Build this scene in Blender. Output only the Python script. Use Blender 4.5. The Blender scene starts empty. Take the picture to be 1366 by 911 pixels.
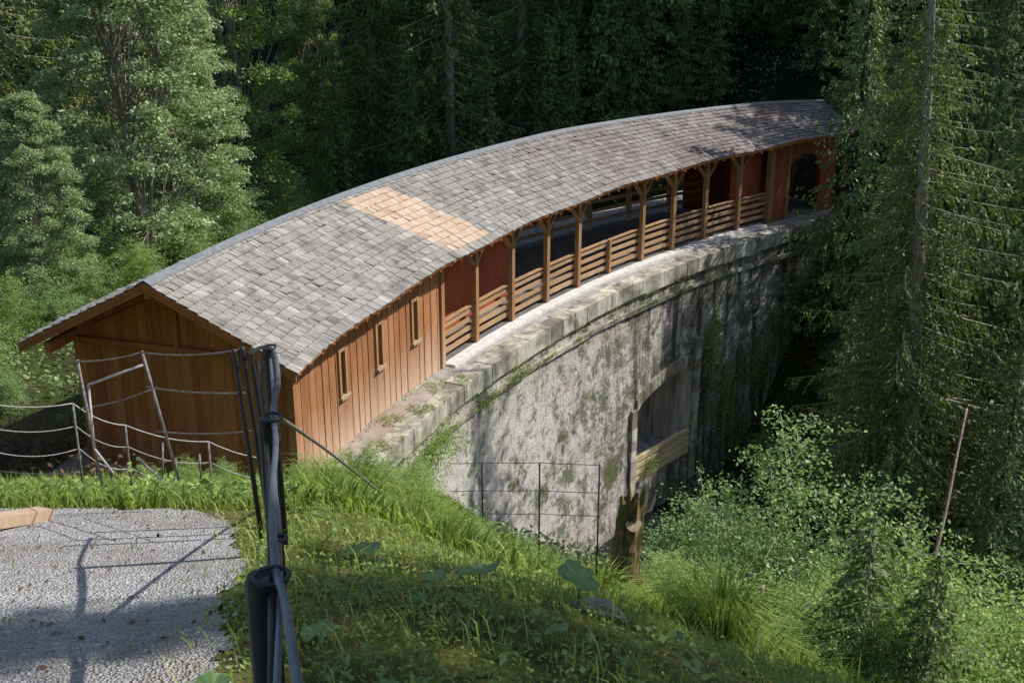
import bpy, math, random
import numpy as np
random.seed(7); RNG = np.random.default_rng(11)
sc = bpy.context.scene
C = sc.collection
rad = math.radians

# ------------------------------------------------------------------ camera frame
FPX = 1600.0; PITCH = math.atan(615/1600.0); CAMZ = 12.2
cp, sp = math.cos(PITCH), math.sin(PITCH)
def at(x, y, d):
    """world point at depth d seen at photo pixel x, y (used once, to survey the place)"""
    cx = (x-683)/FPX; cy = -(y-455.5)/FPX
    return (cx*d, (cp+cy*sp)*d, CAMZ+(-sp+cy*cp)*d)

# ------------------------------------------------------------------ terrain
CX, CY, R0 = 36.445, 11.115, 42.71            # the dam's plan circle
def Pc(th, off, z):
    a = rad(th); r = R0+off
    return (CX+r*math.cos(a), CY+r*math.sin(a), z)
def sstep(a, b, x):
    t = np.clip((x-a)/(b-a), 0, 1); return t*t*(3-2*t)
def smax(a, b, k=1.0):
    h = np.clip(.5+.5*(a-b)/k, 0, 1); return b*(1-h)+a*h+k*h*(1-h)
def wob(X, Y, s, seed=0):
    return (np.sin(X*s+seed)*np.cos(Y*s*1.13+seed*2.1)+.5*np.sin(X*s*2.3+Y*s*1.7+seed*3)+.3*np.cos(X*s*4.1-Y*s*3.7+seed))/1.8
def ground(X, Y):
    X = np.asarray(X, float); Y = np.asarray(Y, float)
    zy = np.interp(Y, [-30, -6, 0, 2.6, 3.6, 8, 9.0, 60], [28, 13.5, 10.3, 9.72, 9.40, 7.76, 7.2, 7.2-51*.53])
    xd = np.maximum(X+1.3, 0)
    k = np.interp(Y, [0, 5, 9, 13], [.16, .24, .46, .46])
    sag = .85*sstep(7.5, 12, Y)*sstep(-2.6, .2, X)
    hn = zy-k*xd-sag
    hn = hn+.42*np.exp(-((X-.25)/1.25)**2-((Y-4.6)/1.8)**2)         # the mossy mound beside the fence
    hn = hn+.30*np.maximum(-X-5, 0)*sstep(12, 2, Y)
    hn = hn+.10*wob(X, Y, 1.3, 2)*sstep(8, 12, Y)+.03*wob(X, Y, 3.1, 5)*sstep(-2.0, -.5, X)
    left = np.maximum(hn, -.12-.1*np.maximum(Y-27, 0))
    hn = np.where(X < -4.6, left, hn*sstep(-4.6, -3.2, X)+left*(1-sstep(-4.6, -3.2, X)))
    q = (X-5)*.64+(Y-36)*.77
    hf = np.interp(q, [-99, 5.5, 8.5, 12.8, 400], [-9.3, -9.3, -7.2, -.2, -.2+387*.70])+.5*wob(X, Y, .3, 1)
    r = np.hypot(X-CX, Y-CY)-R0
    down = smax(hn, hf, 1.2)
    up = smax(np.maximum(np.where(X < -3, hn, -2.6), -2.6-.0*Y), hf, 1.0)
    m = sstep(1.5, 3.5, r)*(Y > 21)
    return down*(1-m)+up*m
def gz(x, y): return float(ground(x, y))

# ------------------------------------------------------------------ object helpers
def tag(o, label=None, cat=None, group=None, kind=None):
    if label: o['label'] = label
    if cat: o['category'] = cat
    if group: o['group'] = group
    if kind: o['kind'] = kind
    return o
def empty(name, loc, label, cat, group=None, rz=0):
    o = bpy.data.objects.new(name, None); C.objects.link(o)
    o.location = loc; o.rotation_euler.z = rz; o.empty_display_size = .2
    return tag(o, label, cat, group)
class MB:
    def __init__(s): s.v = []; s.f = []; s.t = []
    def add(s, vs, fs, tint=.5):
        n = len(s.v); s.v += [tuple(p) for p in vs]
        for f in fs: s.f.append([i+n for i in f]); s.t.append(tint)
    def hexa(s, p, tint=.5):       # p: 4 bottom + 4 top points
        s.add(p, [(3,2,1,0),(4,5,6,7),(0,1,5,4),(1,2,6,5),(2,3,7,6),(3,0,4,7)], tint)
    def box(s, c, d, tint=.5, rz=0):
        x, y, z = d[0]/2, d[1]/2, d[2]/2; ca, sa = math.cos(rz), math.sin(rz)
        P = []
        for zz in (-z, z):
            for xx, yy in ((-x,-y),(x,-y),(x,y),(-x,y)):
                P.append((c[0]+xx*ca-yy*sa, c[1]+xx*sa+yy*ca, c[2]+zz))
        s.hexa(P, tint)
    def beam(s, a, b, w, h, tint=.5, up=(0,0,1)):
        a = np.array(a, float); b = np.array(b, float); d = b-a; d /= np.linalg.norm(d)
        u = np.array(up, float)
        if abs(d@u) > .98: u = np.array((1., 0, 0))
        sd = np.cross(d, u); sd /= np.linalg.norm(sd); u = np.cross(sd, d)
        P = []
        for p in (a, b):
            for i, j in ((-1,-1),(1,-1),(1,1),(-1,1)): P.append(tuple(p+sd*w/2*i+u*h/2*j))
        s.hexa(P, tint)
    def curved(s, t0, t1, o0, o1, z0, z1, n=None, tint=.5):   # arc-following bar
        n = n or max(1, int(abs(t1-t0)/1.0+.5))
        for i in range(n):
            a = t0+(t1-t0)*i/n; b = t0+(t1-t0)*(i+1)/n
            s.hexa([Pc(a,o0,z0),Pc(b,o0,z0),Pc(b,o1,z0),Pc(a,o1,z0),Pc(a,o0,z1),Pc(b,o0,z1),Pc(b,o1,z1),Pc(a,o1,z1)], tint)
    def tube(s, pts, r, n=8, tint=.5, cap=True):
        pts = [np.array(p, float) for p in pts]
        if not hasattr(r, '__len__'): r = [r]*len(pts)
        base = len(s.v); prev = None
        for i, p in enumerate(pts):
            d = pts[min(i+1, len(pts)-1)]-pts[max(i-1, 0)]; d = d/np.linalg.norm(d)
            if prev is None:
                u = np.array((0, 0, 1.)) if abs(d[2]) < .9 else np.array((1., 0, 0))
            else: u = prev
            sd = np.cross(d, u); sd /= np.linalg.norm(sd); u = np.cross(sd, d); prev = u
            for k in range(n):
                a = 2*math.pi*k/n; q = p+(sd*math.cos(a)+u*math.sin(a))*r[i]; s.v.append(tuple(q))
        for i in range(len(pts)-1):
            for k in range(n):
                s.f.append([base+i*n+k, base+i*n+(k+1)%n, base+(i+1)*n+(k+1)%n, base+(i+1)*n+k]); s.t.append(tint)
        if cap:
            s.f.append([base+k for k in range(n)][::-1]); s.t.append(tint)
            s.f.append([base+(len(pts)-1)*n+k for k in range(n)]); s.t.append(tint)
    def build(s, name, m, parent=None, smooth=False, local=None):
        me = bpy.data.meshes.new(name); v = s.v
        if local is not None: v = [(x-local[0], y-local[1], z-local[2]) for x, y, z in v]
        me.from_pydata(v, [], s.f)
        at_ = me.attributes.new('tint', 'FLOAT', 'FACE'); at_.data.foreach_set('value', s.t)
        if smooth: me.polygons.foreach_set('use_smooth', [True]*len(me.polygons))
        me.materials.append(m); me.update()
        o = bpy.data.objects.new(name, me); C.objects.link(o)
        if parent: o.parent = parent
        return o
def npmesh(name, V, F, m, parent=None, smooth=False, tint=None, uv=None):
    """V (n,3), F (m,k) arrays"""
    V = np.asarray(V, np.float32); F = np.asarray(F, np.int32); k = F.shape[1]
    me = bpy.data.meshes.new(name)
    me.vertices.add(len(V)); me.vertices.foreach_set('co', V.ravel())
    me.loops.add(F.size); me.loops.foreach_set('vertex_index', F.ravel())
    me.polygons.add(len(F)); me.polygons.foreach_set('loop_start', np.arange(0, F.size, k, dtype=np.int32))
    me.polygons.foreach_set('loop_total', np.full(len(F), k, np.int32))
    me.polygons.foreach_set('use_smooth', np.full(len(F), smooth, bool))
    if tint is not None:
        a = me.attributes.new('tint', 'FLOAT', 'FACE'); a.data.foreach_set('value', np.asarray(tint, np.float32))
    if uv is not None:
        l = me.uv_layers.new(name='UVMap'); l.data.foreach_set('uv', np.asarray(uv, np.float32)[F.ravel()].ravel())
    me.update(calc_edges=True); me.materials.append(m)
    o = bpy.data.objects.new(name, me); C.objects.link(o)
    if parent: o.parent = parent
    return o
def quads(name, Q, m, parent=None, tint=None, k=4):
    Q = np.asarray(Q, np.float32); n = len(Q)
    return npmesh(name, Q.reshape(-1, 3), np.arange(n*k, dtype=np.int32).reshape(n, k), m, parent, tint=tint)
def copy_thing(o, loc, rz=0, s=1, label=None, group=None, sz=None):
    c = o.copy(); C.objects.link(c); c.location = loc; c.rotation_euler.z = rz; c.scale = (s, s, sz or s)
    if label: c['label'] = label
    if group: c['group'] = group
    for ch in list(o.children):
        d = ch.copy(); C.objects.link(d); d.parent = c
    return c

# ------------------------------------------------------------------ materials
class NT:
    def __init__(s, name):
        s.m = bpy.data.materials.new(name); s.m.use_nodes = True; s.t = s.m.node_tree; s.n = s.t.nodes; s.l = s.t.links
        s.b = s.n['Principled BSDF']; s.out = s.n['Material Output']
    def node(s, typ, **kw):
        n = s.n.new(typ)
        for k, v in kw.items():
            if k in n.inputs: n.inputs[k].default_value = v
            else: setattr(n, k, v)
        return n
    def link(s, a, b): s.l.new(a, b)
    def coord(s, which='Object', scale=(1,1,1), rot=(0,0,0)):
        if which == 'Position': o = s.node('ShaderNodeNewGeometry').outputs['Position']
        else: o = s.node('ShaderNodeTexCoord').outputs[which]
        mp = s.node('ShaderNodeMapping'); mp.inputs['Scale'].default_value = scale; mp.inputs['Rotation'].default_value = rot
        s.link(o, mp.inputs['Vector']); return mp.outputs[0]
    def noise(s, vec, scale=5, detail=6, rough=.6, dist=0):
        n = s.node('ShaderNodeTexNoise', Scale=scale, Detail=detail, Roughness=rough, Distortion=dist); s.link(vec, n.inputs['Vector']); return n.outputs['Fac']
    def ramp(s, fac, stops):
        n = s.node('ShaderNodeValToRGB'); e = n.color_ramp.elements
        while len(e) < len(stops): e.new(.5)
        for i, (p, c) in enumerate(stops):
            e[i].position = p; e[i].color = (*c, 1) if len(c) == 3 else c
        s.link(fac, n.inputs[0]); return n.outputs[0]
    def val(s, fac, a, b, lo=0., hi=1.):
        n = s.node('ShaderNodeMapRange'); n.inputs['From Min'].default_value = a; n.inputs['From Max'].default_value = b
        n.inputs['To Min'].default_value = lo; n.inputs['To Max'].default_value = hi
        s.link(fac, n.inputs['Value']); return n.outputs[0]
    def mix(s, fac, a, b, mode='MIX'):
        n = s.node('ShaderNodeMix', data_type='RGBA', blend_type=mode)
        for i, x in ((0, fac), (6, a), (7, b)):
            if isinstance(x, (int, float)): n.inputs[i].default_value = x
            elif isinstance(x, tuple): n.inputs[i].default_value = (*x, 1)
            else: s.link(x, n.inputs[i])
        return n.outputs[2]
    def math(s, op, a, b=0.):
        n = s.node('ShaderNodeMath', operation=op)
        for i, x in enumerate((a, b)):
            if isinstance(x, (int, float)): n.inputs[i].default_value = x
            else: s.link(x, n.inputs[i])
        return n.outputs[0]
    def attr(s, name='tint'): return s.node('ShaderNodeAttribute', attribute_name=name).outputs['Fac']
    def sepz(s, which='Position'):
        o = s.node('ShaderNodeNewGeometry').outputs['Position'] if which == 'Position' else s.node('ShaderNodeTexCoord').outputs[which]
        x = s.node('ShaderNodeSeparateXYZ'); s.link(o, x.inputs[0]); return x.outputs
    def bump(s, h, strength=.4, dist=.02):
        n = s.node('ShaderNodeBump', Strength=strength, Distance=dist); s.link(h, n.inputs['Height']); s.link(n.outputs[0], s.b.inputs['Normal'])
    def fin(s, col, rough=.8, spec=.25):
        if isinstance(col, tuple): s.b.inputs['Base Color'].default_value = (*col, 1)
        else: s.link(col, s.b.inputs['Base Color'])
        s.b.inputs['Roughness'].default_value = rough; s.b.inputs['Specular IOR Level'].default_value = spec
        return s.m

def wood_mat(name, dark, mid, light, grain=(9,9,.7), bleach=None, rough=.75):
    s = NT(name); v = s.coord('Object', grain)
    g = s.noise(v, 3, 8, .65, .6); big = s.noise(s.coord('Object', (.9,.9,.5)), 1.2, 3)
    t = s.attr()
    f = s.math('ADD', s.math('ADD', s.math('MULTIPLY', g, .66), s.math('MULTIPLY', t, .26)), .04)
    col = s.ramp(f, [(.22, dark), (.5, mid), (.78, light)])
    col = s.mix(s.val(big, .35, .7, 0, .55), col, tuple(x*.5 for x in mid))
    drip = s.noise(s.coord('Object', (5,5,.25)), 2.2, 6, .7); col = s.mix(s.val(drip, .52, .70, 0, .5), col, tuple(x*.42 for x in mid))
    gy = s.noise(s.coord('Object', (2.2,2.2,.5)), 1.7, 9, .75); col = s.mix(s.val(gy, .5, .72, 0, .38), col, tuple(.55*x+.11 for x in mid))
    if bleach:
        z = s.sepz()[2]; f2 = s.math('ADD', z, s.math('MULTIPLY', s.noise(s.coord('Position', (3.5,3.5,.35)), 2, 4), 1.6))
        col = s.mix(s.val(f2, 2.2, .7, 0, .8), col, bleach)
    s.bump(g, .35, .01); return s.fin(col, rough)
M = {}
M['wall_wood'] = wood_mat('stained_boards', (.19,.075,.032), (.44,.19,.08), (.62,.33,.17), bleach=(.62,.46,.33))
M['gable_wood'] = wood_mat('gable_boards', (.30,.095,.035), (.62,.215,.075), (.74,.31,.12))
M['post_wood'] = wood_mat('post_timber', (.2,.09,.04), (.42,.23,.11), (.58,.36,.20))
M['red_wood'] = wood_mat('red_brown_panel', (.28,.065,.03), (.46,.12,.05), (.56,.18,.08), grain=(.8,.8,6))
M['rail_wood'] = wood_mat('rail_timber', (.26,.13,.06), (.48,.30,.16), (.62,.44,.28), grain=(3,3,9))
M['pale_wood'] = wood_mat('weathered_pale_wood', (.34,.22,.13), (.52,.38,.25), (.62,.50,.38))
M['log_wood'] = wood_mat('yellow_barrier_log', (.42,.30,.15), (.74,.60,.36), (.86,.76,.54))

s = NT('grey_shingles'); t = s.attr(); g = s.noise(s.coord('Object', (14,14,14)), 1.6, 8, .75)
f = s.math('ADD', s.math('MULTIPLY', t, .50), s.math('MULTIPLY', g, .56))
col = s.ramp(f, [(.14, (.075,.064,.056)), (.36, (.215,.198,.18)), (.60, (.36,.34,.315)), (.88, (.60,.58,.54))])
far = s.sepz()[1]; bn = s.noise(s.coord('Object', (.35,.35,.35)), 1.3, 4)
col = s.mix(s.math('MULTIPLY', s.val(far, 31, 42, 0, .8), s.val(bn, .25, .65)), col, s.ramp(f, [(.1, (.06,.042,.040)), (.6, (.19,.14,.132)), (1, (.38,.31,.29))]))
st = s.noise(s.coord('Object', (1.1,1.1,1.1)), 1.6, 5, .65); col = s.mix(s.val(st, .50, .68, 0, .6), col, (.10,.092,.082))
s.bump(g, .5, .01); M['shingle'] = s.fin(col, .85, .2)
s = NT('new_larch_shingles'); t = s.attr(); g = s.noise(s.coord('Object', (14,14,14)), 2, 5)
f = s.math('ADD', s.math('MULTIPLY', t, .7), s.math('MULTIPLY', g, .3))
M['new_shingle'] = s.fin(s.ramp(f, [(.1, (.33,.21,.14)), (.5, (.53,.40,.30)), (.9, (.66,.56,.45))]), .8)
s = NT('zinc_ridge'); g = s.noise(s.coord('Object', (3,3,3)), 3, 5)
M['ridge'] = s.fin(s.ramp(g, [(.3, (.13,.14,.15)), (.7, (.24,.25,.27))]), .6, .4)

# dam masonry
def stone(name, brick=True):
    s = NT(name); uv = s.node('ShaderNodeUVMap').outputs[0]
    def muv(sc_):
        mp = s.node('ShaderNodeMapping'); mp.inputs['Scale'].default_value = sc_; s.link(uv, mp.inputs[0]); return mp.outputs[0]
    br = s.node('ShaderNodeTexBrick', Scale=1.0); br.inputs['Color1'].default_value = (.9,.9,.9,1); br.inputs['Color2'].default_value = (.74,.73,.72,1)
    br.inputs['Mortar'].default_value = (.40,.37,.33,1); br.inputs['Mortar Size'].default_value = .013; br.inputs['Mortar Smooth'].default_value = .4
    br.inputs['Brick Width'].default_value = .62; br.inputs['Row Height'].default_value = .33; br.inputs['Bias'].default_value = -.1
    dv = s.node('ShaderNodeTexNoise', Scale=1.4, Detail=4); s.link(uv, dv.inputs[0])
    mv = s.mix(.07, uv, dv.outputs['Color']); s.link(mv, br.inputs[0])
    col = s.mix(.75, (.60,.55,.48), br.outputs[0], 'MULTIPLY')
    uvx = s.node('ShaderNodeSeparateXYZ'); s.link(uv, uvx.inputs[0]); ux, uy = uvx.outputs[0], uvx.outputs[1]
    pat = s.noise(muv((.45,.62,1)), 1.0, 9, .68, .5)
    lime = s.val(s.math('SUBTRACT', pat, s.val(ux, 9, 22, .30, .47)), 0, .10); col = s.mix(s.math('MULTIPLY', lime, .86), col, (.95,.90,.85))
    pink = s.noise(muv((.5,.6,1)), .8, 5, .6); col = s.mix(s.val(pink, .54, .70, 0, .5), col, (.78,.62,.55))
    col = s.mix(s.val(uy, -2.2, -1.2, 0, .45), col, s.mix(1.0, (.80,.72,.55), br.outputs[0], 'MULTIPLY'))
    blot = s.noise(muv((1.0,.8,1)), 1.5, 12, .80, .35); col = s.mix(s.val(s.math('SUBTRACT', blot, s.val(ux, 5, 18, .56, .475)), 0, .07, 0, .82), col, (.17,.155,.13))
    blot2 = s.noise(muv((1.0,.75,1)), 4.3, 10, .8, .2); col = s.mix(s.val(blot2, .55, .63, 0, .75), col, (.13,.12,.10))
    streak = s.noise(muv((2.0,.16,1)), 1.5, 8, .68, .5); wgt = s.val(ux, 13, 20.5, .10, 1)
    thr = s.math('SUBTRACT', streak, s.val(ux, 16, 24, .48, .43)); col = s.mix(s.math('MULTIPLY', s.val(thr, .0, .14), wgt), col, (.095,.086,.076))  # dark stain streaks, thickened to the right to paint in tree shade too
    fine = s.noise(muv((2.2,1.2,1)), 5.5, 9, .8, .2); col = s.mix(s.val(fine, .58, .70, 0, .5), col, (.14,.125,.11))
    mo = s.noise(muv((.8,.75,1)), .9, 12, .80, .2); lowm = s.val(uy, -.5, -6, .565, .515)
    col = s.mix(s.val(s.math('SUBTRACT', mo, lowm), .0, .05, 0, .85), col, (.15,.185,.07))
    hgt = s.math('ADD', s.math('MULTIPLY', br.outputs['Fac'], -.45), fine)
    s.bump(s.math('ADD', hgt, s.math('MULTIPLY', blot, 1.4)), 1., .09); return s.fin(col, .92, .15)
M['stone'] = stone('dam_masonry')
s = NT('coping_stone'); t = s.attr(); g = s.noise(s.coord('Object', (1,1,1)), 3, 8, .7, .4)
col = s.ramp(s.math('ADD', s.math('MULTIPLY', t, .4), s.math('MULTIPLY', g, .6)), [(.25, (.20,.18,.145)), (.45, (.44,.41,.33)), (.7, (.70,.66,.55))])
mo = s.noise(s.coord('Object', (1,1,1)), .9, 6, .7, .5); col = s.mix(s.val(mo, .48, .62, 0, .75), col, (.13,.125,.085))
vs = s.noise(s.coord('Object', (1.6,1.6,.25)), 2, 6, .7); col = s.mix(s.val(vs, .5, .65, 0, .75), col, (.10,.09,.08))
s.bump(g, .8, .04); M['coping'] = s.fin(col, .92, .15)
s = NT('crest_concrete'); g = s.noise(s.coord('Object', (1,1,1)), 2.2, 8, .75, .5)
col = s.ramp(g, [(.32, (.17,.16,.14)), (.5, (.36,.345,.32)), (.68, (.55,.53,.49))])
e = s.noise(s.coord('Object', (1,1,1)), .5, 4); y = s.sepz()[1]; col = s.mix(s.math('MULTIPLY', s.val(y, 31, 27, 0, .75), s.val(e, .35, .6)), col, (.33,.24,.18))
s.bump(g, .6, .03); M['crest'] = s.fin(col, .9, .2)
s = NT('white_concrete'); g = s.noise(s.coord('Object', (1,1,1)), 5, 6)
M['white_kerb'] = s.fin(s.ramp(g, [(.3, (.50,.49,.47)), (.6, (.72,.71,.69))]), .85)
s = NT('gallery_floor'); g = s.noise(s.coord('Object', (1,1,1)), 2, 6)
M['floor'] = s.fin(s.ramp(g, [(.3, (.10,.095,.09)), (.7, (.22,.21,.20))]), .8)
s = NT('grey_concrete_streaked'); g = s.noise(s.coord('Object', (1.5,1.5,.2)), 2, 6, .7)
col = s.ramp(g, [(.35, (.20,.195,.185)), (.5, (.50,.49,.47)), (.66, (.78,.77,.75))]); M['niche'] = s.fin(col, .9)

# foliage
def leaf_mat(name, dark, mid, light, trans=.35, rough=.55, spec=.3, big=.35, obj=True):
    s = NT(name); ge = s.node('ShaderNodeNewGeometry'); r = ge.outputs['Random Per Island']
    cl = s.noise(s.coord('Object', (1,1,1)), big*2.2, 4, .6)
    f = s.math('ADD', s.math('MULTIPLY', r, .5), s.math('MULTIPLY', cl, .5))
    if obj: f = s.math('ADD', f, s.math('MULTIPLY', s.math('SUBTRACT', s.node('ShaderNodeObjectInfo').outputs['Random'], .5), .22))
    col = s.ramp(f, [(.2, dark), (.5, mid), (.82, light)])
    s.fin(col, rough, spec)
    tr = s.node('ShaderNodeBsdfTranslucent'); tc = s.mix(.5, col, (light[0]*1.3, light[1]*1.35, light[2]*.7)); s.link(tc, tr.inputs[0])
    mx = s.node('ShaderNodeMixShader'); mx.inputs[0].default_value = trans
    s.link(s.b.outputs[0], mx.inputs[1]); s.link(tr.outputs[0], mx.inputs[2]); s.link(mx.outputs[0], s.out.inputs[0]); return s.m
M['spruce'] = leaf_mat('spruce_needles', (0.043,0.074,0.027), (0.122,0.187,0.055), (0.279,0.332,0.104), .22)
M['spruce_y'] = leaf_mat('yellowish_spruce_needles', (0.078,0.117,0.030), (0.196,0.255,0.078), (0.371,0.410,0.138), .25)
M['spruce_d'] = leaf_mat('dark_spruce_needles', (0.066,0.101,0.046), (0.152,0.226,0.086), (0.316,0.392,0.142), .15)
M['alder'] = leaf_mat('grey_green_leaves', (0.118,0.181,0.086), (0.277,0.371,0.181), (0.510,0.616,0.342), .3, .5, .45)
M['leaf'] = leaf_mat('green_leaves', (0.091,0.151,0.043), (0.219,0.325,0.097), (0.411,0.509,0.174), .35, .5, .4)
M['leaf_l'] = leaf_mat('light_green_leaves', (0.122,0.198,0.048), (0.284,0.418,0.111), (0.508,0.635,0.206), .38, .5, .4)
M['leaf_b'] = leaf_mat('blue_green_leaves', (0.084,0.155,0.048), (0.213,0.343,0.115), (0.428,0.568,0.201), .3, .5, .45)
M['grass'] = leaf_mat('grass_blades', (0.086,0.138,0.023), (0.208,0.310,0.058), (0.452,0.505,0.130), .4, .6, .25, .5, False)
M['grass_s'] = leaf_mat('short_shaded_grass', (0.113,0.160,0.035), (0.244,0.333,0.077), (0.550,0.578,0.177), .35, .6, .2, .6, False)
M['cover'] = leaf_mat('ground_cover_leaves', (0.070,0.123,0.029), (0.174,0.265,0.059), (0.367,0.473,0.117), .35, .5, .3, .3, False)
M['butter'] = leaf_mat('butterbur_leaf', (0.105,0.228,0.075), (0.152,0.319,0.109), (0.222,0.425,0.149), .4, .45, .4)
_m = M['butter']; _n = _m.node_tree; _b = _n.nodes['Principled BSDF']; _a = _n.nodes.new('ShaderNodeAttribute'); _a.attribute_name = 'tint'; _x = _n.nodes.new('ShaderNodeMix'); _x.data_type = 'RGBA'; _x.inputs[7].default_value = (.30,.40,.18,1)
_l = _b.inputs['Base Color'].links[0].from_socket; _n.links.new(_a.outputs['Fac'], _x.inputs[0]); _n.links.new(_l, _x.inputs[6]); _n.links.new(_x.outputs[2], _b.inputs['Base Color'])
M['dry'] = leaf_mat('dry_brown_twigs', (.07,.04,.025), (.17,.10,.065), (.30,.20,.14), .2, .8, .1)
def bark(name, a, b, moss=0):
    s = NT(name); g = s.noise(s.coord('Object', (3,3,.6)), 4, 7, .7, .5); col = s.ramp(g, [(.35, a), (.65, b)])
    if moss: col = s.mix(s.val(s.noise(s.coord('Object', (1,1,1)), 1.8, 5), .48, .56, 0, moss), col, (.13,.13,.035))
    s.bump(g, .8, .03); return s.fin(col, .9, .1)
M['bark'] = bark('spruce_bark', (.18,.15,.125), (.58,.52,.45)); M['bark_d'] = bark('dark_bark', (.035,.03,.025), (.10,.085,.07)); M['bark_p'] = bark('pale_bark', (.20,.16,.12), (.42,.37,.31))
M['bark_m'] = bark('mossy_stump_bark', (.07,.042,.022), (.34,.22,.13), .8)
M['bark_r'] = bark('pinkish_bark', (.20,.12,.10), (.42,.32,.28))
# ground
s = NT('forest_soil'); p = s.coord('Position'); a = s.noise(p, 1.1, 8, .7, .4); b = s.noise(p, 9, 6, .7)
col = s.ramp(s.math('ADD', s.math('MULTIPLY', a, .6), s.math('MULTIPLY', b, .4)), [(.34, (.030,.030,.015)), (.46, (.062,.058,.022)), (.54, (.05,.075,.02)), (.68, (.13,.10,.05))])
col = s.mix(s.val(s.sepz()[1], 38, 50, 0, .85), col, (.012,.015,.009))  # soil painted near-black beyond the dam, standing in for forest shade
s.bump(b, .9, .05); M['soil'] = s.fin(col, .95, .1)
s = NT('moss_cover'); p = s.coord('Position'); a = s.noise(p, 1.6, 8, .7, .6); b = s.noise(p, 24, 6, .75)
col = s.ramp(s.math('ADD', s.math('MULTIPLY', a, .6), s.math('MULTIPLY', b, .4)), [(.34, (.05,.045,.025)), (.45, (.11,.13,.035)), (.54, (.17,.17,.055)), (.66, (.30,.19,.09))])
s.bump(b, 1., .04); M['moss'] = s.fin(col, .95, .1)
s = NT('gravel_path'); p = s.coord('Position')
vo = s.node('ShaderNodeTexVoronoi', Scale=70.0); s.link(p, vo.inputs[0]); vo2 = s.node('ShaderNodeTexVoronoi', Scale=130.0); s.link(p, vo2.inputs[0])
hs = s.node('ShaderNodeSeparateColor'); s.link(vo.outputs['Color'], hs.inputs[0]); hs2 = s.node('ShaderNodeSeparateColor'); s.link(vo2.outputs['Color'], hs2.inputs[0])
f = s.math('ADD', s.math('MULTIPLY', hs.outputs[0], .55), s.math('MULTIPLY', hs2.outputs[0], .45))
col = s.ramp(f, [(.1, (.33,.325,.32)), (.5, (.56,.55,.54)), (.9, (.78,.77,.755))])
e = s.noise(p, .9, 6, .65); col = s.mix(s.val(e, .46, .66, 0, .5), col, (.27,.215,.17))
e2 = s.noise(p, 3.2, 8, .75); col = s.mix(s.val(e2, .52, .72, 0, .45), col, (.20,.18,.16))
s.bump(s.math('ADD', vo.outputs['Distance'], s.math('MULTIPLY', s.noise(p, 30, 4), .6)), 1., .03); M['gravel'] = s.fin(col, .95, .15)
s = NT('gravel_stone'); r = s.node('ShaderNodeNewGeometry').outputs['Random Per Island']; M['pebble'] = s.fin(s.ramp(r, [(0, (.14,.135,.13)), (.6, (.36,.345,.33)), (1, (.62,.60,.57))]), .9, .2)
s = NT('black_paint_post'); g = s.noise(s.coord('Object', (1,1,1)), 9, 5); M['black'] = s.fin(s.ramp(g, [(.3, (.012,.013,.016)), (.75, (.035,.036,.040))]), .5, .45)
s = NT('grey_steel_rail'); g = s.noise(s.coord('Object', (1,1,1)), 7, 5); M['steel'] = s.fin(s.ramp(g, [(.3, (.09,.105,.13)), (.7, (.20,.225,.27))]), .42, .5); s.b.inputs['Metallic'].default_value = .35
s = NT('rusty_thin_rod'); g = s.noise(s.coord('Object', (1,1,1)), 20, 5); M['rod'] = s.fin(s.ramp(g, [(.35, (.10,.085,.075)), (.65, (.27,.25,.235))]), .6, .4)
s = NT('pale_rope'); g = s.noise(s.coord('Object', (1,1,1)), 30, 3); M['rope'] = s.fin(s.ramp(g, [(.3, (.30,.29,.28)), (.7, (.55,.54,.52))]), .8)
s = NT('field_rock'); g = s.noise(s.coord('Object', (1,1,1)), 5, 8, .7); col = s.ramp(g, [(.3, (.09,.085,.08)), (.7, (.32,.31,.30))]); s.bump(g, .8, .04); M['rock'] = s.fin(col, .9)
s = NT('window_glass_dark'); M['glass'] = s.fin((.012,.012,.014), .12, .5)
s = NT('dark_water'); M['water'] = s.fin((.012,.018,.016), .1, .5)

# ------------------------------------------------------------------ ground sheets
def sheet(name, xs, ys, zf, m, mask=None, dz=0):
    X, Y = np.meshgrid(xs, ys); Z = zf(X, Y)+dz; V = np.stack([X, Y, Z], -1).reshape(-1, 3)
    nx = len(xs); idx = np.arange(len(V)).reshape(len(ys), nx)
    F = np.stack([idx[:-1,:-1], idx[:-1,1:], idx[1:,1:], idx[1:,:-1]], -1).reshape(-1, 4)
    if mask is not None:
        c = V[F].mean(1); F = F[mask(c[:,0], c[:,1])]
        u = np.unique(F); rm = np.full(len(V), -1); rm[u] = np.arange(len(u)); V = V[u]; F = rm[F]
    return npmesh(name, V, F, m, smooth=True)
xs = np.concatenate([np.linspace(-260, -42, 30), np.arange(-40, -12, .8), np.arange(-12, 14, .2), np.arange(14, 50, .8), np.linspace(51, 260, 30)])
ys = np.concatenate([np.linspace(-120, -12, 14), np.arange(-10, -1, .6), np.arange(-1, 26, .2), np.arange(26, 70, .5), np.linspace(71, 330, 40)])
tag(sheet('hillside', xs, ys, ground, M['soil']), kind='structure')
def path_edge(Y): return np.interp(Y, [-3, 0, 2.2, 3.6, 4.8, 6.2, 7.2, 7.9, 8.5], [-.2, -.55, -.95, -1.12, -1.32, -1.6, -1.9, -2.4, -3.6])
def on_path(X, Y):
    n = .05*np.sin(Y*4.1+X*2)+.02*np.sin(Y*17+1)
    return (X < path_edge(Y)+n) & (Y < 8.15+.22*np.sin(X*3.0)+.1*np.sin(X*9)) & (X > -9)
tag(sheet('gravel_path', np.arange(-9, 0, .04), np.arange(-3, 8.6, .04), ground, M['gravel'], on_path, .016), kind='structure')
def mossy(X, Y): return (Y < 8.3+.4*np.sin(X*2)) & (X > path_edge(Y)-.12+.08*np.sin(Y*7)) & (X < 3.2)
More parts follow.
